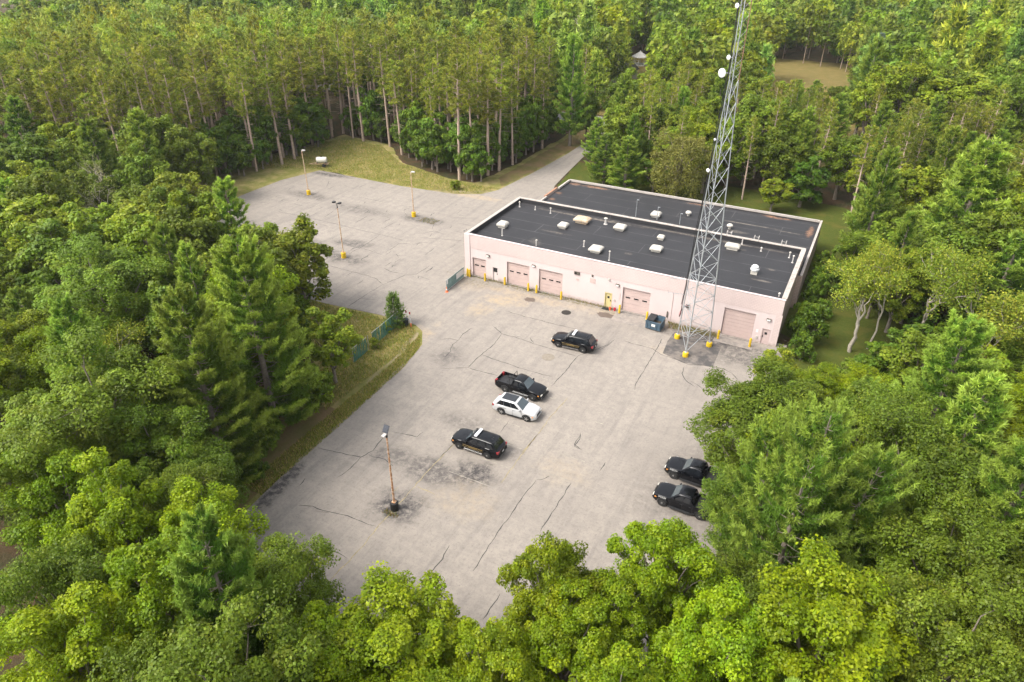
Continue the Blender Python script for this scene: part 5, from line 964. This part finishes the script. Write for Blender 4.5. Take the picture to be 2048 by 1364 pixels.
HERO = [
 # kind, x, y, h, r, label
 ('maple_near', 41.3, -46.0, 13.5, 3.4, 'yellow-green maple at the lot corner nearest the two marked pickup trucks'), ('maple_near', 35.8, -50.2, 13, 3.1, 'yellow-green maple with an open crown reaching over the lower lot edge'),
 ('maple_near', 38.0, -52.6, 12, 3.0, None), ('maple_near', 29.9, -57.0, 11.8, 4.2, 'broad yellow-green maple at the middle of the near lot edge'), ('maple_near', 26.8, -59.0, 11.5, 3.2, None), ('maple_near', 50.4, -47.3, 14.5, 4.4, 'dense round maple below the wide white pine'),
 ('maple_near', 45.2, -50.3, 13.5, 3.3, None), ('maple_near', 41.5, -55.0, 12, 3.2, None), ('maple_near', 34.2, -60.0, 11, 3.2, None), ('oak_near', 56.4, -44, 14, 4.2, None), ('oak_near', 61, -40, 15, 4.5, None), ('oak_near', 53.5, -51.5, 13, 4.0, None),
 ('maple_near', 18.2, -61.5, 16, 3.5, 'light green maple with its forked trunk showing, near lot edge'), ('wpine_near', 21.7, -61.0, 17.8, 3.6, 'pale white pine with several upright tips between the near maples'), ('oak_near', 21.8, -57.3, 13.5, 3.2, 'dark green oak touching the near left corner of the lower lot'),
 ('maple_near', 4.4, -58.7, 14, 3.5, None), ('maple_near', 10.2, -59.2, 15, 3.6, None), ('maple_near', 15.2, -57.4, 13.5, 3.3, None), ('oak_near', 10.3, -55.0, 12.5, 2.9, None), ('oak_near', 11.7, -64, 15, 3.3, None), ('oak_near', 25.3, -64.6, 16.5, 4.3, None), ('wpine_near', 26.6, -61.6, 13, 2.2, None), ('oak_near', 21.5, -67, 14, 3.4, None), ('maple_near', 16, -66, 14.5, 3.5, None),
 ('wpine_near', 2.4, -45.6, 18.5, 4.6, 'tall white pine at the lower lot edge, the one farther from the building'), ('wpine_near', 1.2, -38.4, 20, 5.0, 'tallest white pine at the lower lot edge, the one nearer the building'), ('wpine_near', -6.9, -49.3, 17, 3.6, None),
 ('oak_near', -18.9, -39.1, 15.5, 6.2, None), ('oak_near', -0.6, -52.4, 16.5, 5.8, 'huge grey-green oak behind the two tall white pines'), ('oak_near', 0.6, -58.0, 15.5, 4.6, None), ('oak_near', 3.8, -51.3, 12.5, 3.8, None), ('oak_near', 7.9, -51.6, 10.5, 2.8, None),
 ('maple', -11.8, -19.4, 12.5, 4.4, 'light maple with its pale trunk showing beside the upper lot'), ('maple', 1.2, -29.6, 9.0, 3.0, 'bushy maple swallowing the end of the green fence'), ('maple', -29.5, -25.7, 13, 4.8, None), ('wpine', -11.6, -34, 15, 3.0, None), ('wpine', -22.5, -18.8, 15.5, 3.8, None), ('maple', -27.5, -20.5, 15, 4.2, None), ('maple', -36.5, -18.6, 12.5, 4.0, None), ('oak', -42.5, -18.4, 12, 4.0, None), ('maple', -45.5, -9, 10.5, 4.2, 'yellowish maple at the west tip of the upper lot'), ('maple', -46.2, -28.6, 13, 6, None),
 ('oak', -32.5, -18.6, 13.5, 4.0, None), ('oak', -17, -24.5, 11, 3.8, None), ('oak', -10.7, -37.7, 13, 3.8, None), ('bare', -55.2, -14.5, 12.5, 3.4, 'thin half-dead tree with pale twigs west of the upper lot'), ('bare', -47, -19, 11.5, 3.2, 'smaller half-dead tree with pale twigs among maples'), ('maple', -38.0, -20.0, 11, 4.2, None), ('maple', -33, -25, 12, 4.4, None),
 ('wpine_wide', 47.9, -37.6, 18.5, 6.4, 'very wide white pine with many leaders beside the marked pickup trucks'), ('oak_near', 44.4, -33.6, 8.5, 3.4, 'low oak whose branches hang over the rear of the marked pickup trucks'), ('oak_near', 43.0, -25.2, 11.5, 4.9, 'dark oak spreading over the parked marked pickup trucks'), ('maple', 43.3, -12.2, 6.5, 2.8, 'small light green maple by the building corner'), ('maple_near', 46.6, -17.0, 8.5, 3.2, None), ('oak_near', 44.8, -20.8, 10.5, 3.2, None),
 ('oak_near', 51.5, -25.5, 14.5, 4.0, None), ('oak_near', 55.0, -30.0, 15, 4.8, None), ('wpine', 57.5, -24.5, 15.5, 4.0, None), ('wpine_near', 59.5, -32.6, 16.5, 4.2, None), ('oak_near', 52.5, -34, 12.5, 3.6, None), ('oak_near', 56.5, -37.5, 14, 4.2, None),
 ('thin', 49.6, 3.0, 11.0, 3.8, 'crooked sparse tree with pale bare limbs over the east lawn'), ('thin', 51.4, 4.7, 13.5, 3.4, 'taller sparse tree with a pale trunk next to the crooked one'), ('thin', 56.2, 7.0, 12, 3.8, None), ('thin', 61, 2.2, 11.5, 4.6, None), ('thin', 60.5, 8.5, 12.5, 4.6, None),
 ('wpine', 59.2, 27, 20, 6.4, 'big spreading white pine beyond the sparse trees'), ('wpine', 63, 12, 14, 4.8, None), ('oak', 51.5, 20.5, 11, 5.2, 'dark round tree at the far end of the east lawn'), ('maple', 54.4, 41.9, 12, 5, None), ('oak', 56, -5.5, 9, 3.8, None), ('wpine', 58.5, -9.6, 10, 4.0, None), ('dark', 52.6, -3.2, 6, 3.0, None), ('dark', 55.5, 0.2, 7, 3.0, None),
 ('willow', 17.6, 42.5, 13.5, 5.6, 'olive willow-like tree directly behind the rear roof'), ('oak', 27.4, 62.5, 16.5, 7.0, 'large round oak behind the tower'), ('oak', 24.0, 53.0, 13.5, 5.2, None), ('oak', 32.5, 52.5, 12.5, 5.0, None), ('wpine', 8.6, 41.0, 10.5, 4.2, None), ('wpine', 3.2, 45.0, 9.5, 3.6, None), ('wpine', -2.6, 55.5, 9.5, 3.2, 'low white pine leaning over the driveway bend'), ('dark', 12.8, 44.5, 7, 3.4, None), ('dark', 37.5, 50, 9, 4.0, None), ('oak', 42.5, 57, 12, 4.6, None),
 ('maple', 60.5, 97.6, 17, 8.5, None), ('maple', 46.5, 157, 15, 8, 'big yellow-green tree beside the far lawn'), ('wpine', 38.3, 80.5, 13.5, 4.2, None), ('spruce', 41, 165, 15, 4.2, 'blue-grey spruce at the edge of the far lawn'), ('purple', 9.5, 150, 9.5, 5.0, 'dark purple-leaved tree beside the far lawn'), ('wpine', -12.8, 66, 22.5, 4.6, 'tall white pine at the mouth of the driveway'), ('oak', 4.3, 102.6, 13, 5.4, None), ('bare', -47, 150, 20, 7, 'grey leafless tree beyond the plantation'),
 ('maple', 33.5, 44.8, 6, 2.6, None), ('wpine', 25.5, 126, 7.5, 2.8, None), ('wpine', 30, 124, 8, 3, None), ('oak', 35, 125, 7.5, 3.4, None), ('oak', 39.5, 127, 8, 3.4, None), ('maple_near', 34.8, -55.4, 11.5, 2.8, None), ('maple_near', 33.6, -58.6, 9.5, 2.6, None), ('maple_near', 39.5, -49.5, 12.0, 2.8, None)]
for k, x, y, h, r, lab in HERO:
    g = None
    if lab is None:
        z = 'E' if (x > 42 and -40 < y < 40) else 'F' if y > 95 else 'B' if y > 35 else 'S' if (y < -54 or x > 34) else 'W'
        g = {'W': G1, 'E': G4, 'B': G3, 'S': G5, 'F': 'trees beyond the street'}[z]
        lab = SIZE(h, 11, 14)+' '+{'o': 'green oak', 'm': 'yellow-green maple' if z == 'S' else 'light green maple', 'w': 'white pine', 't': 'sparse pale-limbed tree', 'd': 'young oak', 'b': 'bare tree', 's': 'spruce', 'p': 'plum tree'}[k[0]]+' '+where(z, x, y)
    tree(k, x, y, h, r, lab, g)
tree('sapling', -0.2, -16.6, 4.3, 1.25, 'slim sapling at the tip of the grass island', None)
for i, (x, y, h, r) in enumerate(((44.6, 2.5, 5.4, 2.4), (44.2, 6.2, 3.6, 1.7), (43.9, 12.6, 3.0, 1.3), (44.3, 15.6, 3.4, 1.5), (44.2, 18.4, 3.4, 1.5), (44.4, 21.2, 3.3, 1.5), (44.2, 24.0, 3.4, 1.5), (44.8, -1.6, 3.4, 1.5), (45.6, 9.6, 2.6, 1.3))):
    tree('shrub', x, y, h, r, 'dark green shrub in the hedge along the east wall', 'hedge shrubs along the east wall')
for x, y, h, r in ((0.6, -22.0, 1.6, 0.7), (-0.4, -18.2, 1.5, 0.8), (-20, 29.5, 2.0, 1.2)): tree('light_shrub', x, y, h, r, 'small light green shrub growing by the green fence' if y < 0 else 'small bush by the sandy edge of the upper lot', None if y > 0 else 'shrubs by the green fence')

OPEN = [[(-51.2,12.5),(-52.7,30.6),(-56.4,43.1),(-52.8,47.3),(-34.8,38.3),(-21.3,30.0),(-12.6,31.5),(-12.0,67.0),(-8.7,64.4),(-4.6,47.2),(15.1,44.8),(41.7,46.4),(42.9,45.8),(42.3,38.2),(42.8,1.0),(41.5,0.3),(39.2,-6.9),(36.5,-13.7),(35.4,-22.6),(36.2,-28.4),(37.2,-32.7),(35.7,-38.8),(33.9,-38.1),(30.8,-38.8),(28.4,-42.1),(29.6,-45.2),(29.6,-48.1),(27.0,-48.1),(23.1,-48.7),(20.0,-51.2),(18.1,-51.8),(15.2,-49.6),(7.2,-48.4),(5.3,-42.4),(4.0,-30.7),(-0.1,-26.5),(-9.7,-17.1),(-15.0,-10.2),(-27.4,1.2),(-39.6,7.1)],[(46.0,1.4),(51.6,1.4),(51.9,5.8),(48.6,9.3),(46.4,2.9)],[(13.0,181.6),(32.8,184.6),(33.7,174.0),(16.5,169.1)],[(39.9,94.0),(43.2,93.2),(43.0,87.1),(40.7,85.9)],[(-32.0,103.1),(-28.8,104.9),(-21.2,87.2),(-23.9,85.8)],[(-38.9,184.2),(-34.4,186.7),(-28.4,167.2),(-32.0,165.2)],[(41.5,45.0),(45.2,47.0),(44.4,39.3),(42.4,40.6)],[(36.6,-32.2),(41.0,-32.2),(41.0,-29.0),(40,-25.5),(36.6,-25.5)]]
def inpoly(x, y, poly):
    c = False
    for i in range(len(poly)):
        x1, y1 = poly[i]; x2, y2 = poly[i-1]
        if (y1 > y) != (y2 > y) and x < (x2-x1)*(y-y1)/(y2-y1)+x1: c = not c
    return c
OP = []
for pl in OPEN:
    X = [p[0] for p in pl]; Y = [p[1] for p in pl]; OP += [(*p, 0.3) for p in pl]
    for x in np.arange(min(X), max(X), 2.6):
        for y in np.arange(min(Y), max(Y), 2.6):
            if inpoly(x, y, pl): OP.append((x, y, 0.3))
OP = np.array(OP)
def hides_open_ground(x, y, h, r, k=0.75):
    """would a tree here stand between the lots' overlook and the open ground?"""
    d = OP-CAMP; L2 = (d[:, :2]**2).sum(1); t = np.clip(((np.array([x, y])-CAMP[:2])*d[:, :2]).sum(1)/L2, 0, 1); q = CAMP+d*t[:, None]
    return bool(((np.hypot(q[:, 0]-x, q[:, 1]-y) < r*k) & (q[:, 2] < h*0.97)).any())
fwv, rtv, upv = np.array(fw), np.array(r2), np.array(u2); FPX = 1390.9
def in_view(x, y, h, r, margin=40):
    for z in (h, h*0.6, h*0.3):
        d = np.array([x, y, z])-CAMP; w = d@fwv
        if w < 3: continue
        px, py = 1024+FPX*(d@rtv)/w, 682-FPX*(d@upv)/w; m = margin+r*FPX/w
        if -m < px < 2048+m and -m < py < 1364+m: return True
    return False
PINES = [(-150, -4), (-100, -8), (-70, -2), (-59.5, 12), (-58.5, 28), (-61, 47), (-49, 47), (-38, 37.5), (-22, 34), (-17.5, 34), (-16.8, 49), (-16, 84), (-60, 84), (-85, 92), (-150, 66)]
CLEAR = [[(p[0], p[1]) for p in LOT], [(-62, 4), (-52, 6), (-49, 27), (-14, 29), (-11, 85), (-16.5, 85), (-17.3, 33.5), (-38, 37), (-49, 46.5), (-60, 46.5), (-57.5, 28), (-58.5, 13)], [(0, 0), (43, 0), (43, 40), (0, 40)], [(42, -12), (48, -14), (50, 7), (46.6, 14), (46.5, 46), (40, 50), (-2, 42), (2, 24)], [(-7, 30), (-3, 30), (-5, 86), (-12, 86)], [(-300, 85), (300, 85), (300, 95), (-300, 95)], [(-6, 158), (34, 160), (30, 196), (-2, 192)], [(-9, -15), (2, -15), (1, -27), (-9, -25)]]
def zone(x, y):
    if any(inpoly(x, y, c) for c in CLEAR): return None
    if inpoly(x, y, PINES): return 'P'
    if y > 95: return 'F'
    if x > 43 or (x > -4 and y > 40): return 'E' if y < 40 else 'B'
    if y < -56 and x > 2: return 'S'
    return 'W'
grid = {}
def near(x, y, r, f):
    i, j = int(x//8), int(y//8)
    for a in range(i-2, i+3):
        for b in range(j-2, j+3):
            for (px, py, pr, ph) in grid.get((a, b), ()):
                if math.hypot(px-x, py-y) < f*(pr+r): return True
    return False
def put(t): grid.setdefault((int(t[0]//8), int(t[1]//8)), []).append(t)
for t in PLACED: put(t)
rf = np.random.default_rng(21); count = {}; FAR = []
# rows of the pine plantation
for a in np.arange(-190, -10, 4.1):
    for b in np.arange(-8, 130, 4.3):
        x, y = a+rf.normal(0, 0.6), b+rf.normal(0, 0.6)
        if zone(x, y) != 'P' or rf.uniform() < 0.13: continue
        h = rf.uniform(16.0, 23.5); d = math.hypot(x-CAM.x, y-CAM.y)
        if near(x, y, 1.2, 0.8) or not in_view(x, y, h, 2.5): continue
        if d < 178 and count.get('rpine', 0) < 290:
            if hides_open_ground(x, y, h, 1.6): continue
            tree('rpine', x, y, h, rf.uniform(2.3, 3.3), SIZE(h, 18.5, 21)+' red pine with a bare pinkish trunk '+('at the plantation edge by the driveway' if x > -24 else 'at the plantation edge around the grass bay' if any(math.hypot(x-a_, y-b_) < 9 for a_, b_ in ((-61, 47), (-55, 47), (-49, 47), (-44, 42), (-38, 37.5), (-30, 36))) else 'at the west end of the plantation' if x < -66 and y < 32 else 'inside the plantation near the street' if y > 66 else 'in the middle of the plantation'), G2); count['rpine'] = count.get('rpine', 0)+1; put((x, y, 1.6, h))
        elif d < 340: FAR.append(('rpine', x, y, h, 2.9)); put((x, y, 1.6, h))
# broadleaf understorey along the plantation edge
edge = PINES[1:12]
for (x0, y0), (x1, y1) in zip(edge, edge[1:]):
    L = math.hypot(x1-x0, y1-y0)
    for k in range(int(L/1.5)):
        t = (k+rf.uniform(0, 1))/max(1, int(L/1.5)); off = rf.uniform(0.8, 6.5); nx, ny = -(y1-y0)/L, (x1-x0)/L; x, y = x0+(x1-x0)*t+nx*off, y0+(y1-y0)*t+ny*off; h = rf.uniform(6.0, 12.5); r = h*rf.uniform(0.25, 0.34)
        if near(x, y, r, 0.30) or not in_view(x, y, h, r) or hides_open_ground(x, y, h, r, 0.6): continue
        tree('dark', x, y, h, r, SIZE(h, 7.5, 10)+' dark green young oak under the red pines along '+('the driveway' if x > -20 else 'the grass bay' if x > -62 else 'the west end of the verge'), 'understorey along the plantation edge'); put((x, y, r*0.6, h)); count['dark'] = count.get('dark', 0)+1
for i in range(90):
    x, y = -17-rf.uniform(0, 1)**1.3*120, rf.uniform(74, 85); h = rf.uniform(7, 12); r = h*0.34
    if near(x, y, r, 0.36) or not in_view(x, y, h, r) or hides_open_ground(x, y, h, r, 0.6): continue
    tree('dark', x, y, h, r, 'dark green young oak between the red pines and the street', 'understorey along the street'); put((x, y, r*0.5, h)); count['dark'] = count.get('dark', 0)+1
for i in range(900):
    x, y = rf.uniform(-110, -18), rf.uniform(0, 84)
    if zone(x, y) != 'P': continue
    h = rf.uniform(6, 12); r = h*0.32
    if math.hypot(x-CAM.x, y-CAM.y) > 160 or near(x, y, r, 0.34) or not in_view(x, y, h, r) or count.get('dark', 0) > 285: continue
    tree('dark', x, y, h, r, SIZE(h, 8, 10.5)+' dark green young oak deep among the red pine trunks'+(' toward the driveway' if x > -45 else ' toward the forest'), 'understorey inside the plantation'); put((x, y, r*0.5, h)); count['dark'] = count.get('dark', 0)+1
MIX = {'W': (('oak', 0.42, 11, 16), ('maple', 0.34, 11, 15.5), ('wpine', 0.20, 12, 18), ('thin', 0.04, 10, 13)), 'E': (('oak', 0.46, 8, 14.5), ('maple', 0.26, 8, 13.5), ('wpine', 0.26, 9, 18), ('dark', 0.02, 5, 8)),
       'B': (('oak', 0.32, 9, 15), ('maple', 0.2, 9, 14), ('wpine', 0.28, 9, 16), ('rpine', 0.20, 14, 17)), 'S': (('maple', 0.6, 11, 14), ('oak', 0.4, 11, 15)), 'F': (('oak', 0.5, 14, 22), ('maple', 0.3, 13, 20), ('wpine', 0.2, 14, 23))}
LABZ = {'W': ('in the mixed forest west of the lots', G1), 'E': ('in the belt of trees east of the lots', G4), 'B': ('in the wood behind the building', G3), 'S': ('along the near edge of the lower lot', G5), 'F': ('beyond the street', 'trees beyond the street')}
ADJ = {'oak': 'green oak', 'maple': 'light green maple', 'wpine': 'white pine', 'thin': 'sparse pale-limbed tree', 'dark': 'young oak', 'rpine': 'red pine with a tufted top'}
for i in range(26000):
    u = rf.uniform(); rad = 18+330*math.sqrt(rf.uniform()); an = yaw+rf.uniform(-0.80, 0.80); x, y = CAM.x+math.sin(an)*rad, CAM.y+math.cos(an)*rad
    z = zone(x, y)
    if z is None or z == 'P': continue
    u = rf.uniform(); acc = 0
    for k, w, h0, h1 in MIX[z]:
        acc += w
        if u <= acc: break
    h = rf.uniform(h0, h1); r = {'oak': 0.34, 'maple': 0.32, 'wpine': 0.25, 'thin': 0.33, 'dark': 0.36, 'rpine': 0.12}[k]*h*rf.uniform(0.85, 1.15)
    if rad > 200: h *= 1.1
    if near(x, y, r, 0.56 if rad < 190 else 0.62) or not in_view(x, y, h, r) or hides_open_ground(x, y, h, r, 0.85): continue
    put((x, y, r, h))
    if rad > 185: FAR.append((k, x, y, h, r)); continue
    kk = k+'_near' if rad < 72 and k in ('oak', 'maple') else ('wpine_near' if rad < 80 and k == 'wpine' else k)
    tree(kk, x, y, h, r, SIZE(h, 11, 14)+' '+ADJ[k]+' '+where(z, x, y), LABZ[z][1]); count[k] = count.get(k, 0)+1
# fill low gaps under the near forest edge
for i in range(900):
    rad = rf.uniform(20, 120); an = yaw+rf.uniform(-0.8, 0.8); x, y = CAM.x+math.sin(an)*rad, CAM.y+math.cos(an)*rad
    if zone(x, y) not in ('W', 'E', 'S', 'B'): continue
    h = rf.uniform(2.2, 5.0); r = h*0.55
    if near(x, y, r, 0.38) or not in_view(x, y, h, r) or hides_open_ground(x, y, h, r, 0.9) or count.get('shrub', 0) > 150: continue
    tree('shrub', x, y, h, r, SIZE(h, 3, 4)+' leafy shrub '+where(zone(x, y), x, y), 'undergrowth shrubs'); put((x, y, r*0.7, h)); count['shrub'] = count.get('shrub', 0)+1
# far-off wood: one mass of crowns
FP = {'oak': broadleaf(201, 16, 5.4, 760, 1.2, *OAK, nl=14, tipshare=0.3, leafm='far_leaf', crown0=0.2), 'maple': broadleaf(202, 16, 5.2, 760, 1.2, *LIGHT, nl=14, tipshare=0.3, leafm='far_leaf', crown0=0.2),
      'wpine': white_pine(203, 18, 4.6, 0.32, 1.2, 0.42, per=3, leafm='far_leaf'), 'rpine': red_pine(204, 20, 2.7, nclump=70, per=7, blade=0.85, bw=0.34)}
FP['thin'] = FP['dark'] = FP['maple']
FM = {}
for k, p in FP.items():
    me = p['crown']; V = np.zeros(len(me.vertices)*3, np.float32); me.vertices.foreach_get('co', V); c = np.zeros(len(me.vertices)*4, np.float32); me.attributes['tint'].data.foreach_get('color', c); FM[k] = (V.reshape(-1, 3), c.reshape(-1, 4)[:, :3], len(me.polygons[0].vertices))
out = {4: ([], []), 3: ([], [])}; stems = MB()
for k, x, y, h, r in FAR:
    V, c, n = FM[k]; a = rf.uniform(0, 6.28); p = FP[k]; s = np.array([r/p['r'], r/p['r'], h/p['h']]); M = np.array([[math.cos(a), -math.sin(a), 0], [math.sin(a), math.cos(a), 0], [0, 0, 1]])
    out[n][0].append((V*s)@M.T+np.array([x, y, 0])); out[n][1].append(c*rf.uniform(0.75, 1.45)*np.array([rf.uniform(0.85, 1.2), 1, rf.uniform(0.8, 1.3)]))
    stems.tube([(x, y, -0.1), (x, y, h*0.75)], [0.2, 0.08], 3, cap=False)
V4 = np.concatenate(out[4][0]); V3 = np.concatenate(out[3][0])
fo = add('distant_forest', np_mesh('distant_forest', np.concatenate([V4, V3]), quads=np.arange(len(V4)).reshape(-1, 4), tris=len(V4)+np.arange(len(V3)).reshape(-1, 3), tint=np.concatenate([np.concatenate(out[4][1]), np.concatenate(out[3][1])]), m='far_leaf'))
tag(fo, 'far-off mixed forest reading as one mass of crowns', 'forest', kind='stuff'); tag(stems.build('trunks', 'bark_red', fo), kind='stuff')
print('TREES', count, len(FAR), len(PLACED), len(V4)//4*2+len(V3)//3, sum(sum(len(q.vertices)-2 for q in m.polygons) for m in bpy.data.meshes if m.name != 'distant_forest'))

# ------------------------------------------------------------------ houses, gazebo beyond the street
def house(x, y, rz, w, d, h, rh, lab, wall='house_white'):
    o = empty('house', (x, y, 0), rz, lab, 'house'); MB().box(-w/2, w/2, -d/2, d/2, 0, h).build('wall', wall, o)
    mb = MB(); e = 0.5; mb.v = [(-w/2-e, -d/2-e, h-0.1), (w/2+e, -d/2-e, h-0.1), (w/2+e, d/2+e, h-0.1), (-w/2-e, d/2+e, h-0.1), (-w/2-e, 0, h+rh), (w/2+e, 0, h+rh)]; mb.f = [[0, 1, 5, 4], [2, 3, 4, 5], [0, 4, 3], [1, 2, 5], [3, 2, 1, 0]]; rf_ = mb.build('roof', 'house_roof', o); MB().box(w*0.2, w*0.2+0.7, 0.5, 1.2, h+rh*0.4, h+rh+0.6).build('chimney', 'brick_red', rf_)
    for k in range(4):
        xx = -w/2+w*(k+0.5)/4
        if k == 2: dd = MB().box(xx-0.45, xx+0.45, -d/2-0.05, -d/2+0.01, 0.05, 2.1).build('door', 'brick_red', o); MB().box(xx+0.28, xx+0.36, -d/2-0.09, -d/2-0.051, 0.95, 1.05).build('handle', 'chrome', dd); continue
        wd = MB().box(xx-0.6, xx+0.6, -d/2-0.04, -d/2+0.01, 0.95, 2.15).build('window', 'sign_white', o); MB().box(xx-0.5, xx+0.5, -d/2-0.05, -d/2-0.041, 1.05, 2.05).build('pane', 'dark_glass', wd)
house(52, 139, R(4), 15, 9, 2.9, 2.4, 'low house with a grey roof across the street, beside the far lawn'); house(-31, 141, R(-8), 13, 8.5, 3.0, 2.6, 'white house glimpsed through the pines across the street')
gz = empty('gazebo', (-31, 168, 0), R(10), 'small white gazebo with a pointed pale roof at the forest edge', 'gazebo')
MB().lathe([(2.9, 2.6), (2.9, 2.75), (0.25, 4.3), (0.05, 4.7)], 8).build('roof', 'gazebo_roof', gz); MB().lathe([(2.5, -0.02), (2.5, 0.3)], 8).build('floor_deck', 'house_white', gz)
for k in range(8): a = 2*math.pi*k/8; MB().tube([(2.35*math.cos(a), 2.35*math.sin(a), 0.3), (2.35*math.cos(a), 2.35*math.sin(a), 2.6)], [0.09]*2, 6).build('post', 'house_white', gz)
for k in range(8):
    if k == 6: continue
    a, b = 2*math.pi*k/8, 2*math.pi*(k+1)/8; MB().tube([(2.35*math.cos(a), 2.35*math.sin(a), 1.1), (2.35*math.cos(b), 2.35*math.sin(b), 1.1)], [0.06]*2, 6).build('railing', 'house_white', gz)

# ------------------------------------------------------------------ grass and weeds
def grass(name, regions, n, hmin, hmax, tints, lab, w=0.06, seed=3):
    r = np.random.default_rng(seed); P = []
    for pl, share in regions:
        X = [p[0] for p in pl]; Y = [p[1] for p in pl]; m = 0
        while m < n*share:
            x, y = r.uniform(min(X), max(X)), r.uniform(min(Y), max(Y))
            if inpoly(x, y, pl): P.append((x, y, -0.03)); m += 1
    P = np.array(P); k = len(P); D = unit(r.normal(0, 0.45, (k, 3))*np.array([1, 1, 0])+np.array([0, 0, 1])); V, T = blades(P, D, r.uniform(hmin, hmax, k), np.full(k, w)*r.uniform(0.6, 1.6, k), r)
    ti = np.array(tints)[r.integers(0, len(tints), k)]*(1+r.normal(0, 0.2, (k, 1))).clip(0.4, 1.6); o = add(name, np_mesh(name, V, tris=T, tint=np.repeat(ti, 3, 0), m='grass_blade')); return tag(o, lab, 'grass', kind='stuff')
GT = [(0.14, 0.16, 0.034), (0.2, 0.19, 0.055), (0.3, 0.24, 0.105), (0.11, 0.14, 0.028)]
grass('grass', [([(-66, 20), (-50, 27.2), (-30, 26.8), (-19, 27.6), (-15, 30), (-13.2, 34), (-17, 33.5), (-24, 34), (-38, 38), (-49, 46.5), (-61, 46.5)], 0.55), ([(-14, -16.4), (-3, -15.8), (1.6, -15.6), (3.0, -17), (4, -20), (3.8, -25), (3.6, -34), (0.5, -32), (-4, -26), (-14, -23)], 0.38), ([(3.6, -17), (5.2, -19.5), (6.0, -24), (6.4, -34), (6.7, -46), (4.6, -46), (4.4, -34), (4.4, -24)], 0.22)], 52000, 0.12, 0.4, GT, 'rough dry grass on the verges and the grass island')
grass('weeds', [([(-0.1, -0.5), (22, -0.45), (22, -0.06), (0.8, -0.12)], 0.45), ([(29.5, -1.6), (35.2, -1.2), (35.2, -0.1), (29.0, -0.1)], 0.4), ([(17.2, -42.9), (18.6, -42.9), (18.6, -42.4), (17.2, -42.4)], 0.05), ([(-17.5, 13.4), (-14.2, 13.2), (-14.0, 15.2), (-17, 15)], 0.10)], 3600, 0.08, 0.38, [(0.12, 0.12, 0.03), (0.17, 0.12, 0.05), (0.08, 0.1, 0.03)], 'brown-green weeds along the foot of the wall and the posts', 0.05, 5)
# ------------------------------------------------------------------ thin summer haze
hz = MB().box(-420, 330, -110, 480, -1.05, 58).build('haze', 'rubber'); hz.data.materials.clear()
hm = bpy.data.materials.new('haze_air'); hm.use_nodes = True; hn = hm.node_tree.nodes; hn.clear()
pv = hn.new('ShaderNodeVolumePrincipled'); pv.inputs['Color'].default_value = (0.93, 0.96, 0.95, 1); pv.inputs['Density'].default_value = 0.00010; pv.inputs['Anisotropy'].default_value = 0.2
ho = hn.new('ShaderNodeOutputMaterial'); hm.node_tree.links.new(pv.outputs[0], ho.inputs['Volume']); hz.data.materials.append(hm); tag(hz, kind='stuff')
